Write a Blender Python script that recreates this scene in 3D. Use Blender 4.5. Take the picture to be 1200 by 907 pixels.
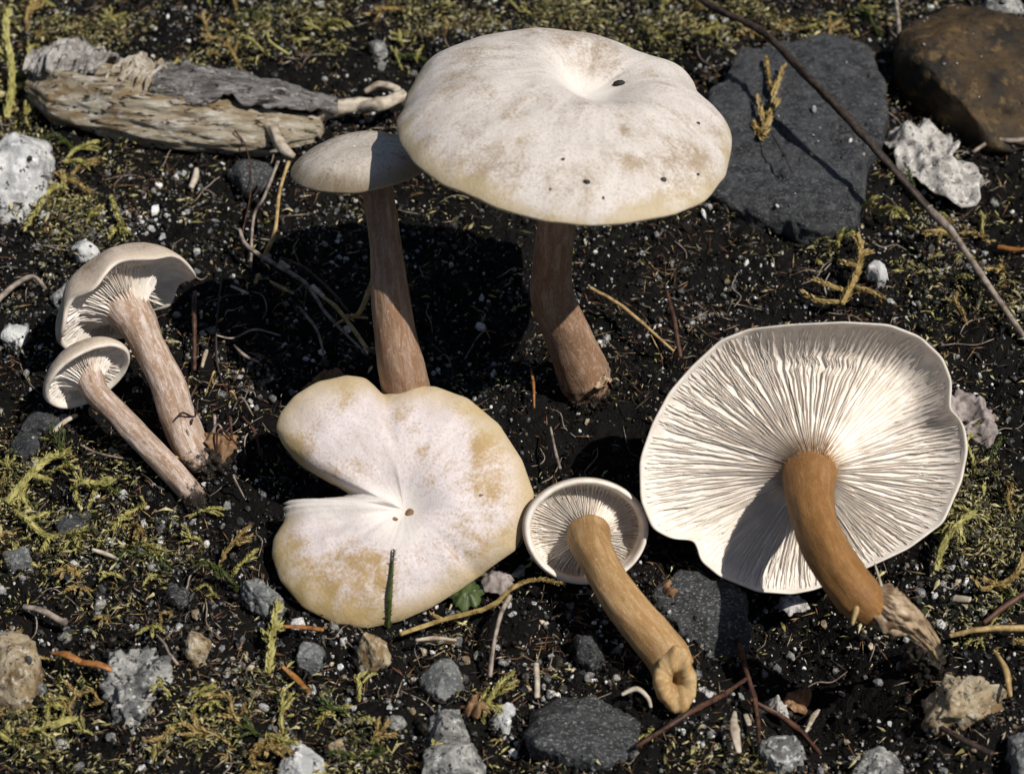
import bpy, bmesh, math, random
import numpy as np
from mathutils import Vector, Matrix
from mathutils.bvhtree import BVHTree

# ------------------------------------------------------------------ camera, sky, sun, exposure
sc = bpy.context.scene
for o in list(bpy.data.objects): bpy.data.objects.remove(o)
C = sc.collection
U = 0.01                                   # everything below is written in centimetres
PITCH = math.radians(45); DIST = 55.0; FPX = 3000.0
CAM = np.array([0, -DIST*math.cos(PITCH), DIST*math.sin(PITCH)])
FWD = np.array([0, math.cos(PITCH), -math.sin(PITCH)])
UP = np.array([0, math.sin(PITCH), math.cos(PITCH)])
RT = np.array([1.0, 0, 0])
cd = bpy.data.cameras.new('camera'); cam = bpy.data.objects.new('camera', cd); C.objects.link(cam)
cam.location = CAM*U; cam.rotation_euler = (math.pi/2-PITCH, 0, 0)
cd.sensor_width = 36; cd.lens = FPX/1200*36; cd.clip_start = 0.01; cd.clip_end = 50
cd.dof.use_dof = True; cd.dof.focus_distance = 0.528; cd.dof.aperture_fstop = 26
sc.camera = cam
SUN_EL = math.radians(57); SUN_AZ = math.radians(118)      # azimuth clockwise from +Y
S = Vector((math.cos(SUN_EL)*math.sin(SUN_AZ), math.cos(SUN_EL)*math.cos(SUN_AZ), math.sin(SUN_EL)))
w = bpy.data.worlds.new('World'); sc.world = w; w.use_nodes = True
nt = w.node_tree; sky = nt.nodes.new('ShaderNodeTexSky'); sky.sky_type = 'NISHITA'; sky.sun_disc = False
sky.sun_elevation = SUN_EL; sky.sun_rotation = SUN_AZ
nt.links.new(sky.outputs[0], nt.nodes['Background'].inputs[0]); nt.nodes['Background'].inputs[1].default_value = 0.05
sd = bpy.data.lights.new('sun', 'SUN'); sd.energy = 5.0; sd.angle = math.radians(0.5); sd.color = (1, 0.955, 0.89)
sun = bpy.data.objects.new('sun', sd); C.objects.link(sun)
sun.rotation_euler = S.to_track_quat('Z', 'Y').to_euler(); sun.location = (0.3, -0.15, 0.6)
sc.view_settings.view_transform = 'Standard'; sc.view_settings.look = 'None'
sc.view_settings.exposure = -0.12; sc.view_settings.gamma = 1.0; sc.view_settings.use_curve_mapping = False

rng = np.random.default_rng(7); random.seed(7)

# ------------------------------------------------------------------ pixel -> place
def ray(px, py):
    return FWD + RT*(px-600)/FPX + UP*(453.5-py)/FPX
def at(px, py, z=0.0):
    d = ray(px, py); return CAM + d*((z-CAM[2])/d[2])
def on_plane(px, py, P, N):
    d = ray(px, py); return CAM + d*(np.dot(P-CAM, N)/np.dot(d, N))
def unit(v):
    v = np.asarray(v, float); return v/np.linalg.norm(v)

# ------------------------------------------------------------------ noise
def _h(i, j, k, s):
    n = (i*374761393 + j*668265263 + k*1274126177 + s*974634777) & 0xffffffff
    n = ((n ^ (n >> 13))*1274126177) & 0xffffffff
    return ((n ^ (n >> 16)) & 0xffff)/65535.0*2-1
def vn(p, s=0):
    p = np.asarray(p, float); f = np.floor(p); i = f.astype(np.int64); u = p-f; u = u*u*(3-2*u)
    r = 0
    for a in (0, 1):
        for b in (0, 1):
            for c in (0, 1):
                wgt = (u[..., 0] if a else 1-u[..., 0])*(u[..., 1] if b else 1-u[..., 1])*(u[..., 2] if c else 1-u[..., 2])
                r = r + wgt*_h(i[..., 0]+a, i[..., 1]+b, i[..., 2]+c, s)
    return r
def fbm(p, s=0, o=4, g=0.5):
    r = 0; a = 1.0; p = np.asarray(p, float)
    for k in range(o): r = r + a*vn(p*2.0**k+17.3*k, s+k); a *= g
    return r

# ------------------------------------------------------------------ mesh helpers
LOC = {}
def thing(name, label, cat, loc, group=None):
    o = bpy.data.objects.new(name, None); C.objects.link(o); o.empty_display_size = 0.005
    o.location = np.asarray(loc)*U; LOC[o.name] = np.asarray(loc, float)
    return tag(o, label, cat, group)
def tag(o, label=None, cat=None, group=None, kind=None):
    if label: o['label'] = label
    if cat: o['category'] = cat
    if group: o['group'] = group
    if kind: o['kind'] = kind
    return o
def mesh(name, v, f, m, smooth=True, attrs=None):
    """f: list of index tuples or an (n,k) array; v in cm"""
    me = bpy.data.meshes.new(name); v = np.asarray(v, float)*U
    if isinstance(f, np.ndarray):
        n, k = f.shape
        me.vertices.add(len(v)); me.vertices.foreach_set('co', v.astype(np.float32).ravel())
        me.loops.add(n*k); me.loops.foreach_set('vertex_index', f.astype(np.int32).ravel())
        me.polygons.add(n); me.polygons.foreach_set('loop_start', np.arange(0, n*k, k, dtype=np.int32))
        me.update(calc_edges=True)
    else:
        me.from_pydata(v.tolist(), [], f)
    me.polygons.foreach_set('use_smooth', np.full(len(me.polygons), smooth))
    for an, val in (attrs or {}).items():
        val = np.asarray(val, np.float32)
        if val.ndim == 1:
            a = me.attributes.new(an, 'FLOAT', 'POINT'); a.data.foreach_set('value', val)
        elif val.shape[1] == 3:
            a = me.attributes.new(an, 'FLOAT_VECTOR', 'POINT'); a.data.foreach_set('vector', val.ravel())
        else:
            a = me.attributes.new(an, 'FLOAT_COLOR', 'POINT'); a.data.foreach_set('color', val.ravel())
    me.materials.append(m); me.update()
    return me
def obj(name, v, f, m, parent=None, loc=None, smooth=True, attrs=None):
    """v in world cm"""
    v = np.asarray(v, float)
    base = LOC[parent.name] if parent is not None else (np.asarray(loc, float) if loc is not None else v.mean(0)*[1, 1, 0]+[0, 0, v[:, 2].min()])
    o = bpy.data.objects.new(name, mesh(name, v-base, f, m, smooth, attrs)); C.objects.link(o)
    if parent is not None: o.parent = parent; LOC[o.name] = base
    else: o.location = base*U; LOC[o.name] = base
    return o
def grid_faces(nr, nc, wrap=True):
    r = np.arange(nr-1)[:, None]; c = np.arange(nc if wrap else nc-1)[None, :]; c2 = (c+1) % nc
    return np.stack([r*nc+c, r*nc+c2, (r+1)*nc+c2, (r+1)*nc+c], -1).reshape(-1, 4)
def spline(P, n):
    P = np.asarray(P, float); k = len(P)
    if k == 2: return P[0]+(P[1]-P[0])*np.linspace(0, 1, n)[:, None]
    Q = np.vstack([2*P[0]-P[1], P, 2*P[-1]-P[-2]]); out = []
    for t in np.linspace(0, k-1-1e-9, n):
        i = int(t); u = t-i; a, b, c, d = Q[i:i+4]
        out.append(0.5*((2*b)+(-a+c)*u+(2*a-5*b+4*c-d)*u*u+(-a+3*b-3*c+d)*u**3))
    return np.array(out)
def tube(P, R, seg=8, n=20, bump=0.0, bscale=2.0, seed=0, flat=1.0, tips=True, lon=.7):
    path = spline(P, n); rad = np.interp(np.linspace(0, 1, n), np.linspace(0, 1, len(R)), R)
    T = np.gradient(path, axis=0); T /= np.linalg.norm(T, axis=1)[:, None]+1e-12
    a = np.array([0, 0, 1.0]) if abs(T[0][2]) < 0.9 else np.array([1.0, 0, 0])
    X = []; x = unit(np.cross(a, T[0]))
    for t in T:
        x = unit(x-t*np.dot(x, t)); X.append(x)
    X = np.array(X); Y = np.cross(T, X)
    th = np.linspace(0, 2*math.pi, seg, endpoint=False)
    s = np.concatenate([[0], np.cumsum(np.linalg.norm(np.diff(path, axis=0), axis=1))])
    dirs = X[:, None]*np.cos(th)[None, :, None]+Y[:, None]*np.sin(th)[None, :, None]*flat
    pol = np.stack(np.broadcast_arrays(np.cos(th)[None], np.sin(th)[None], s[:, None]), -1)
    rr = rad[:, None]*np.ones(seg)
    if bump: rr = rr*(1+bump*fbm(pol*[bscale, bscale, bscale*lon]+seed*3.1, seed, 5))
    v = path[:, None]+dirs*rr[..., None]
    V = v.reshape(-1, 3); F = [tuple(q) for q in grid_faces(n, seg).tolist()]
    pol = pol.reshape(-1, 3)
    if tips:
        V = np.vstack([V, path[0]-T[0]*rad[0]*0.4, path[-1]+T[-1]*rad[-1]*0.4]); a0 = n*seg; b0 = a0+1
        pol = np.vstack([pol, [0, 0, 0], [0, 0, s[-1]]])
        F += [(a0, (i+1) % seg, i) for i in range(seg)]+[(b0, (n-1)*seg+i, (n-1)*seg+(i+1) % seg) for i in range(seg)]
    return V, F, pol

# ------------------------------------------------------------------ materials
class Mat:
    def __init__(s, name, rough=0.6, spec=0.3):
        s.m = bpy.data.materials.new(name); s.m.use_nodes = True; s.t = s.m.node_tree
        s.b = s.t.nodes['Principled BSDF']; s.b.inputs['Roughness'].default_value = rough
        s.b.inputs['Specular IOR Level'].default_value = spec; s._c = {}
    def n(s, typ, **kw):
        x = s.t.nodes.new(typ)
        for k, v in kw.items(): setattr(x, k, v)
        return x
    def l(s, a, b): s.t.links.new(a, b)
    def cm(s, rnd=True):
        if 'cm' not in s._c:
            tc = s.n('ShaderNodeTexCoord'); mp = s.n('ShaderNodeVectorMath', operation='SCALE'); mp.inputs['Scale'].default_value = 100
            s.l(tc.outputs['Object'], mp.inputs[0]); out = mp.outputs[0]
            if rnd:
                oi = s.n('ShaderNodeObjectInfo'); mu = s.n('ShaderNodeMath', operation='MULTIPLY'); mu.inputs[1].default_value = 37
                s.l(oi.outputs['Random'], mu.inputs[0]); ad = s.n('ShaderNodeVectorMath', operation='ADD')
                s.l(out, ad.inputs[0]); s.l(mu.outputs[0], ad.inputs[1]); out = ad.outputs[0]
            s._c['cm'] = out
        return s._c['cm']
    def attr(s, name, out='Vector'):
        if name not in s._c: s._c[name] = s.n('ShaderNodeAttribute', attribute_name=name)
        return s._c[name].outputs[out]
    def stretch(s, vec, xyz):
        m = s.n('ShaderNodeVectorMath', operation='MULTIPLY'); s.l(vec, m.inputs[0]); m.inputs[1].default_value = xyz; return m.outputs[0]
    def noise(s, scale, detail=4, vec=None, rough=0.55, dist=0.0):
        x = s.n('ShaderNodeTexNoise'); x.inputs['Scale'].default_value = scale; x.inputs['Detail'].default_value = detail
        x.inputs['Roughness'].default_value = rough; x.inputs['Distortion'].default_value = dist
        s.l(vec if vec is not None else s.cm(), x.inputs['Vector']); return x.outputs['Fac']
    def voro(s, scale, vec=None, feature='F1'):
        x = s.n('ShaderNodeTexVoronoi', feature=feature); x.inputs['Scale'].default_value = scale
        s.l(vec if vec is not None else s.cm(), x.inputs['Vector']); return x.outputs
    def step(s, f, a, b):
        x = s.n('ShaderNodeMapRange', interpolation_type='SMOOTHSTEP'); s.l(f, x.inputs[0]); x.inputs[1].default_value = a; x.inputs[2].default_value = b
        return x.outputs[0]
    def math(s, op, a, b=0.0):
        x = s.n('ShaderNodeMath', operation=op)
        for i, q in enumerate((a, b)):
            if isinstance(q, (int, float)): x.inputs[i].default_value = q
            else: s.l(q, x.inputs[i])
        return x.outputs[0]
    def mix(s, f, a, b, mode='MIX'):
        x = s.n('ShaderNodeMix', data_type='RGBA', blend_type=mode)
        if isinstance(f, (int, float)): x.inputs[0].default_value = f
        else: s.l(f, x.inputs[0])
        for i, q in ((6, a), (7, b)):
            if isinstance(q, tuple): x.inputs[i].default_value = (*q, 1)
            else: s.l(q, x.inputs[i])
        return x.outputs[2]
    def done(s, col, bumps=(), sss=0.0, rough=None):
        s.l(col, s.b.inputs['Base Color']) if not isinstance(col, tuple) else setattr(s.b.inputs['Base Color'], 'default_value', (*col, 1))
        nrm = None
        for h, dist, st in bumps:
            bp = s.n('ShaderNodeBump'); bp.inputs['Distance'].default_value = dist*U; bp.inputs['Strength'].default_value = st
            s.l(h, bp.inputs['Height'])
            if nrm is not None: s.l(nrm, bp.inputs['Normal'])
            nrm = bp.outputs[0]
        if nrm is not None: s.l(nrm, s.b.inputs['Normal'])
        if sss:
            s.b.inputs['Subsurface Weight'].default_value = sss; s.b.inputs['Subsurface Radius'].default_value = (1.0, 0.7, 0.45)
            s.b.inputs['Subsurface Scale'].default_value = 0.0012
        if rough is not None: s.l(rough, s.b.inputs['Roughness'])
        return s.m

def mat_soil():
    m = Mat('soil', 0.7, 0.12); a = m.noise(1.2, 5); b = m.noise(9, 4)
    c = m.mix(m.step(a, .35, .7), (.0028, .0025, .0022), (.0065, .0055, .0046))
    c = m.mix(m.step(b, .55, .75), c, (.016, .013, .010))
    return m.done(c, [(m.noise(14, 5), .09, 1.0)])
def mat_vcol(name, rough=0.55, spec=0.35, bump=True):
    m = Mat(name, rough, spec); c = m.attr('tint', 'Color'); n = m.noise(16, 4)
    c = m.mix(m.math('MULTIPLY', m.step(n, .35, .7), .55), c, m.mix(1.0, c, (.25, .23, .2), 'MULTIPLY'))
    return m.done(c, [(n, .03, .6)] if bump else ())
def mat_cap(name, bloom, ochre, margin, cover=0.5, fine=1.0, rough=.62, mg0=.90):
    """pale bloom worn through to an ochre skin; 'worn' and 'polar' come from the mesh"""
    m = Mat(name, rough, 0.28 if rough > .5 else .5); pol = m.attr('polar'); worn = m.attr('worn', 'Fac'); t = m.attr('edge', 'Fac'); pit = m.attr('pit', 'Fac')
    rad = m.noise(7, 5, m.stretch(pol, (1, 1, .5)), .62, .5); big = m.noise(1.1, 4, None, .6, .4); fin = m.noise(17*fine, 3, None, .7)
    f = m.math('ADD', m.math('ADD', m.math('MULTIPLY', big, .62), m.math('MULTIPLY', rad, .38)), m.math('MULTIPLY', m.math('SUBTRACT', fin, .5), .5))
    f = m.math('ADD', f, m.math('ADD', m.math('MINIMUM', worn, .27), m.math('MULTIPLY', m.math('SUBTRACT', m.noise(2.6, 4, None, .65, .6), .5), .45)))
    c = m.mix(m.step(rad, .35, .68), bloom, tuple(x*.86 for x in bloom))
    gr = m.step(m.math('ADD', m.math('MULTIPLY', fin, .6), m.math('MULTIPLY', m.noise(30*fine, 2), .4)), .48, .62)
    c = m.mix(m.math('MULTIPLY', gr, .55), c, tuple(x*k for x, k in zip(bloom, (.62, .55, .52))))
    c = m.mix(m.math('MULTIPLY', m.step(m.noise(1.7, 5, None, .65, .8), .46, .68), .45), c, tuple(x*k for x, k in zip(bloom, (.76, .72, .68))))
    oc = m.mix(m.step(big, .35, .65), ochre, tuple(x*.8 for x in ochre))
    c = m.mix(m.math('MULTIPLY', m.step(f, cover-.03, cover+.34), .85), c, oc)
    mg = m.step(m.math('ADD', t, m.math('MULTIPLY', m.math('SUBTRACT', big, .5), .30)), mg0, 1.0)
    c = m.mix(m.math('MULTIPLY', mg, .75), c, margin)
    c = m.mix(m.math('MULTIPLY', pit, .75), c, (.72, .675, .62))
    sp = m.voro(1.5)
    return m.done(c, [(rad, .03, .4), (fin, .018, .6)], .12)
def mat_stem(name, skin, pale, dark, amount=0.5):
    m = Mat(name, 0.6, 0.28); pol = m.attr('polar')
    st = m.noise(2.2, 6, m.stretch(pol, (1.5, 1.5, .7)), .68, .6); fi = m.noise(8, 5, m.stretch(pol, (1.5, 1.5, .75)), .72, .5); big = m.noise(1.6, 3)
    c = m.mix(m.step(st, amount-.1, amount+.16), skin, pale)
    c = m.mix(m.math('MULTIPLY', m.step(fi, .5, .72), .55), c, dark)
    c = m.mix(m.math('MULTIPLY', m.step(big, .5, .7), .45), c, tuple(x*.72 for x in skin))
    fl = m.noise(13, 4, None, .7); c = m.mix(m.math('MULTIPLY', m.step(fl, .54, .68), .4), c, tuple(min(1, x*1.5) for x in pale))
    dn = m.math('ADD', m.attr('dirt', 'Fac'), m.math('MULTIPLY', m.math('SUBTRACT', m.noise(6, 5, None, .7), .5), 1.1)); c = m.mix(m.step(dn, .55, .72), c, (.025, .018, .012))
    return m.done(c, [(fi, .03, .6), (st, .04, .5)], .08)
def mat_plain(name, a, b, scale=6, rough=.6, spec=.3, bump=.03, sss=0.0):
    m = Mat(name, rough, spec); n = m.noise(scale, 5); return m.done(m.mix(m.step(n, .35, .68), a, b), [(n, bump, .6)], sss)
def mat_rock(name, cols, scale, spk=None, spk_scale=12, rough=.6, spec=.35, bump=.06, streak=None):
    m = Mat(name, rough, spec); vec = m.stretch(m.cm(), streak) if streak else None
    a = m.noise(scale, 6, vec, .6, .3); c = m.mix(m.step(a, .36, .64), cols[0], cols[1])
    b = m.noise(scale*2.6, 5, vec, .65); c = m.mix(m.step(b, .52, .66), c, cols[2])
    if spk:
        v = m.noise(spk_scale, 3, vec, .7); c = m.mix(m.step(v, .56, .63), c, spk)
    return m.done(c, [(m.noise(scale*4, 6, vec, .7), bump, .9)])

SOIL = mat_soil()
CRUMB = mat_vcol('soil_crumb', .42, .22); GRIT = mat_vcol('grit', .45, .4); LITTER = mat_vcol('litter', .6, .3)
MOSSV = mat_vcol('moss_leaf', .5, .35, False)
def mat_flesh():
    m = Mat('gill_flesh', .6, .25); n = m.noise(5, 5); c = m.mix(m.step(n, .35, .68), (.79, .725, .65), (.68, .605, .52))
    st = m.math('MULTIPLY', m.attr('stain', 'Fac'), m.step(m.noise(7, 3), .25, .6)); return m.done(m.mix(st, c, (.30, .165, .06)), [(n, .012, .5)], .12)
WHITE_FLESH = mat_flesh()
CAP_A = mat_cap('large_cap_skin', (.66, .605, .555), (.34, .245, .14), (.44, .345, .19), .535)
CAP_C = mat_cap('split_cap_skin', (.68, .61, .60), (.41, .255, .065), (.46, .34, .145), .535, 1.0, .62, .70)
CAP_B = mat_cap('tan_cap_skin', (.58, .52, .45), (.22, .16, .09), (.19, .14, .075), .50, 1.0, .2, .66)
CAP_F = mat_cap('buff_cap_skin', (.60, .51, .42), (.36, .235, .125), (.56, .47, .37), .43)
STEM_E = mat_stem('ochre_stem', (.245, .115, .034), (.33, .175, .062), (.15, .065, .02), .52)
STEM_D = mat_stem('tan_stem', (.33, .185, .07), (.45, .30, .15), (.22, .115, .045), .5)
STEM_A = mat_stem('brown_stem', (.27, .155, .09), (.44, .31, .225), (.15, .08, .045), .52)
STEM_F = mat_stem('pale_stem', (.33, .215, .14), (.60, .50, .44), (.17, .10, .06), .50)
SLATE = mat_rock('slate', ((.018, .019, .021), (.06, .063, .067), (.10, .103, .107)), 1.9, (.17, .17, .175), 16, .5, .45, .16, (1, 1.7, 1))
BROWN = mat_rock('brown_stone', ((.060, .036, .014), (.014, .011, .008), (.11, .07, .027)), 1.0, (.02, .016, .012), 7, .65, .3, .08)
QUARTZ = mat_rock('white_quartz', ((.66, .65, .63), (.36, .36, .36), (.74, .73, .71)), 1.8, (.03, .03, .032), 3.2, .5, .4, .06)
GRANITE = mat_rock('granite', ((.40, .39, .36), (.10, .10, .10), (.58, .57, .54)), 2.4, (.03, .03, .032), 7, .6, .35, .08)
DARKST = mat_rock('dark_stone', ((.018, .019, .019), (.045, .048, .05), (.085, .088, .088)), 2.6, (.24, .24, .24), 15, .5, .45, .08, (1, 1.8, 1))
GREYST = mat_rock('grey_stone', ((.10, .105, .105), (.20, .205, .20), (.06, .065, .065)), 3.0, (.36, .36, .35), 12, .6, .35, .05)
TANST = mat_rock('tan_stone', ((.40, .33, .22), (.20, .13, .06), (.52, .46, .36)), 1.8, (.07, .06, .045), 7, .6, .3, .06)
WOOD = mat_rock('weathered_wood', ((.46, .41, .32), (.24, .165, .08), (.62, .59, .53)), 1.7, (.03, .024, .016), 4, .7, .25, .14, (.35, 1.6, 1.6))
BARK = mat_rock('grey_bark', ((.32, .30, .285), (.12, .108, .098), (.56, .535, .51)), 2.6, (.03, .026, .023), 5, .7, .3, .2, (.3, 1.9, 1.9))
PALEWD = mat_plain('pale_wood', (.52, .46, .37), (.26, .20, .14), 5, .65)
TWIGD = mat_plain('dark_twig', (.022, .015, .012), (.06, .042, .032), 7, .6)
TWIGP = mat_plain('pale_twig', (.34, .28, .23), (.12, .09, .07), 6, .6)
STRAW = mat_plain('straw', (.48, .35, .16), (.26, .16, .06), 6, .5)
NEEDLE = mat_plain('orange_needle', (.34, .15, .04), (.17, .065, .02), 8, .45)
REDTW = mat_plain('red_brown_twig', (.035, .015, .010), (.11, .055, .035), 6, .5)
DRYLEAF = mat_rock('dry_leaf', ((.56, .53, .49), (.30, .28, .26), (.68, .65, .61)), 3, (.12, .11, .10), 9, .6, .3, .05)
MAUVE = mat_plain('mauve_leaf', (.34, .29, .27), (.20, .165, .15), 6, .6)
BROWNLF = mat_plain('brown_leaf', (.26, .15, .075), (.13, .07, .035), 5, .55)
GREENLF = mat_plain('green_leaf', (.075, .105, .035), (.04, .06, .02), 5, .45)
MOSSG = mat_plain('moss_green', (.42, .38, .14), (.21, .19, .05), 5, .5)
MOSSD = mat_plain('moss_dark_green', (.07, .085, .02), (.035, .05, .012), 6, .5)
MOSSO = mat_plain('moss_ochre', (.38, .28, .11), (.18, .115, .035), 6, .5)
CRUMBM = mat_plain('black_crumb', (.014, .012, .011), (.035, .028, .022), 8, .6)
CLOD = mat_plain('clod', (.010, .008, .006), (.035, .026, .018), 6, .6, .25, .12)
SHEATH = mat_plain('papery_sheath', (.42, .31, .20), (.10, .06, .03), 3, .45, .4, .05)

# ------------------------------------------------------------------ ground
PITS = [(965, 800, -1.25, 1.6), (930, 735, -.45, 1.3), (890, 690, -.6, 1.2), (960, 690, -.6, 1.2), (900, 640, -.5, 1.6), (700, 520, -.35, 1.5), (560, 400, -.30, 2.2), (350, 330, -.25, 1.6), (250, 610, -.25, 1.0), (1180, 250, -.2, 2.0)]
PITW = [(at(a, b), d, r) for a, b, d, r in PITS]
def gz(x, y):
    x = np.asarray(x, float); y = np.asarray(y, float); p = np.stack([x, y, x*0], -1)
    z = .24*fbm(p*.32, 3, 3)+.15*fbm(p*1.5, 9, 4)
    for c, d, r in PITW: z = z+d*np.exp(-((x-c[0])**2+(y-c[1])**2)/(r*r))
    return z
def gnd(px, py):
    z = 0.0
    for _ in range(4): p = at(px, py, z); z = float(gz(p[0], p[1]))
    return at(px, py, z)
def axis(lo, hi, step, far):
    a = np.arange(lo, hi, step); e = []; d = step; q = 0
    while q < far: d *= 1.35; q += d; e.append(q)
    e = np.array(e); return np.concatenate([lo-e[::-1], a, a[-1]+e])
gx = axis(-16, 16, .065, 300); gy = axis(-15, 18, .075, 300)
X, Y = np.meshgrid(gx, gy); Z = gz(X, Y); inner = (np.abs(X) < 17) & (np.abs(Y) < 19)
P3 = np.stack([X, Y, X*0], -1); Z = Z+np.where(inner, .075*fbm(P3*5, 21, 4, .6), 0)
tag(obj('ground', np.stack([X, Y, Z], -1).reshape(-1, 3), grid_faces(len(gy), len(gx), False), SOIL, loc=(0, 0, 0)), kind='structure')

# ------------------------------------------------------------------ mushrooms
BVH = {}
def on_cap(root, px, py):
    h = BVH[root.name].ray_cast(Vector(CAM), Vector(ray(px, py)).normalized()); return np.array(h[0]), np.array(h[1])
def cast(poly, th):
    A = poly; B = np.roll(poly, -1, axis=0); D = B-A; out = []
    for a in th:
        c, s_ = math.cos(a), math.sin(a); den = c*D[:, 1]-s_*D[:, 0]; den = np.where(np.abs(den) < 1e-9, 1e-9, den)
        t = (A[:, 0]*D[:, 1]-A[:, 1]*D[:, 0])/den; u = (A[:, 0]*s_-A[:, 1]*c)/den
        h = t[(u >= -1e-6) & (u <= 1+1e-6) & (t > 0)]; out.append(h.max() if len(h) else .1)
    return np.array(out)
def cap_build(root, Cn, N, R_of, top, bot, lip, ge, gills, skin, flesh, worn=None, warp=None, nth=220, single=False, gseed=0, pitr=0.0, crimp=None, noise=.03, skirt=.93, t_in=.13, rim_flesh=False, stain=0.0, white=(), jag=None):
    """polar cap: N points out of the cap's top; top/bot/ge are heights (cm) over t = r/R"""
    N = unit(N); e1 = unit(np.cross([0.3, 0.2, 1.0], N)); e2 = np.cross(N, e1)
    th = np.linspace(0, 2*math.pi, nth, endpoint=False)
    if isinstance(R_of, list):
        q = np.array(R_of, float); q = np.vstack([q, q[:1]]); dn = []
        for a, b in zip(q[:-1], q[1:]):
            k = max(2, int(np.hypot(*(b-a))/3)); dn += [a+(b-a)*i/k for i in range(k)]
        rel = np.array([on_plane(p[0], p[1], Cn, N)-Cn for p in dn]); R = cast(np.stack([rel@e1, rel@e2], -1), th)
        for _ in range(3): R = .25*np.roll(R, 1)+.5*R+.25*np.roll(R, -1)
    else: R = np.array([R_of(a) for a in th])
    if jag: R = R*jag(th)
    def W(t, z, Rv=R, a=th):
        zz = z+(warp(t, a) if warp else 0)
        return Cn+(e1*np.cos(a)[:, None]+e2*np.sin(a)[:, None])*(t*Rv)[:, None]+N*np.asarray(zz)[:, None]
    one = np.ones(nth); rows = []; T = []; side = []
    ts = np.sin(np.linspace(0.02, math.pi/2, 46))
    for t in ts: rows.append(W(t*one, top(t, th)*one)); T.append(t); side.append(0)
    for q_, z in ((.12, -.55*lip), (.40, -lip), (.75, -.85*lip), (1.0, -.35*lip)): rows.append(W((1-(1-skirt)*q_)*one, z*one)); T.append(1.0 if q_ < .2 else .97); side.append(0)
    for t in np.linspace(skirt-.012, .12, 22): rows.append(W(t*one, bot(t)*one)); T.append(t); side.append(1)
    rows = np.array(rows); T = np.array(T); side = np.array(side)
    pp = rows.reshape(-1, 3); dn = noise*fbm((pp-Cn)*1.4+5*gseed, 40+gseed, 4)*np.clip(np.repeat(T, nth)*3, .3, 1)
    pp = pp+N*dn[:, None]*(1-np.repeat(side, nth))[:, None]
    F = [tuple(x) for x in grid_faces(len(rows), nth).tolist()]+[tuple(range(nth))[::-1]]
    pol = np.stack([np.tile(np.cos(th), len(T)), np.tile(np.sin(th), len(T)), np.repeat(T, nth)], -1)
    wv = np.zeros(len(pp))
    if worn:
        for (x, y, r, a) in worn:
            c = on_plane(x, y, Cn, N)
            dd = np.linalg.norm((pp-c)-np.outer((pp-c)@N, N), axis=1); wv = wv+a*np.exp(-(dd/(r*.0183))**2)
    pit = np.clip(1-np.repeat(T, nth)/max(pitr, 1e-3), 0, 1) if pitr else wv*0
    for (x, y, r) in white:
        c = on_plane(x, y, Cn, N); dd = np.linalg.norm((pp-c)-np.outer((pp-c)@N, N), axis=1); pit = np.maximum(pit, .6*np.exp(-(dd/(r*.0183))**2))
    co = obj('cap', pp, F, skin, root, attrs={'polar': pol, 'worn': wv, 'edge': np.repeat(T, nth), 'pit': np.clip(pit*2.2, 0, 1)})
    co.data.materials.append(flesh)
    mi = np.zeros(len(co.data.polygons), np.int32); k0 = (46 if rim_flesh else 49)*nth; mi[k0:] = 1; co.data.polygons.foreach_set('material_index', mi)
    BVH[root.name] = BVHTree.FromPolygons([Vector(q) for q in pp], F)
    # gill blades
    r2 = random.Random(gseed); VV = []; FF = []; SS = []; cnt = 0
    for g in range(gills):
        a0 = 2*math.pi*(g+r2.uniform(-.25, .25))/gills; kind = g % 4
        tin = (t_in, .52, .30, .62)[kind]*r2.uniform(.93, 1.07); tout = skirt+.005
        n = 13 if single else 9; tt = np.linspace(tin, tout, n)
        wob = np.cumsum(np.array([r2.gauss(0, .0055) for _ in range(n)]))+r2.gauss(0, .006)*np.sin(tt*9)
        if crimp:
            wob = wob+crimp(a0, tt, r2)
        aa = a0+wob; Rv = np.interp(aa % (2*math.pi), th, R, period=2*math.pi)
        hl = np.array([ge(t) for t in tt]); bt = np.array([bot(t) for t in tt])+.03
        if kind: hl = hl+(bt-hl)*np.clip(1-(tt-tin)/.12, 0, 1)*.95
        hl = hl+r2.gauss(0, .014)+np.array([max(0, r2.gauss(-.01, .02)) for _ in range(n)])
        if r2.random() < .35: hl = hl+.07*np.exp(-((tt-r2.uniform(.3, .9))/.03)**2)
        hl = np.minimum(hl, bt-.01)
        half = np.clip(.37*2*math.pi*tt*Rv/gills, .008, .035)
        P = lambda z, off: W(tt, z, Rv, aa+off/np.maximum(tt*Rv, .05))
        l, r_, e1v, e2v = P(bt, half), P(bt, -half), P(hl, half*.55), P(hl, -half*.55)
        v = np.stack([l, e1v, e2v, r_], 1).reshape(-1, 3); f = []
        for i in range(n-1):
            for c in range(3): f.append((i*4+c, i*4+c+1, i*4+c+5, i*4+c+4))
        f += [(0, 1, 2, 3), ((n-1)*4+3, (n-1)*4+2, (n-1)*4+1, (n-1)*4)]
        stn = np.repeat(np.clip((stain-tt)/.07, 0, 1), 4) if stain else np.zeros(len(v))
        if single and kind != 3: obj('gill', v, f, flesh, root, attrs={'stain': stn})
        else:
            FF += [tuple(i+cnt for i in q) for q in f]; VV.append(v); cnt += len(v); SS.append(stn)
    if gills: tag(obj('short_gills' if single else 'gills', np.vstack(VV), FF, flesh, root, attrs={'stain': np.concatenate(SS)}), kind='stuff')
    return W, R, th, (e1, e2, N)
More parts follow.
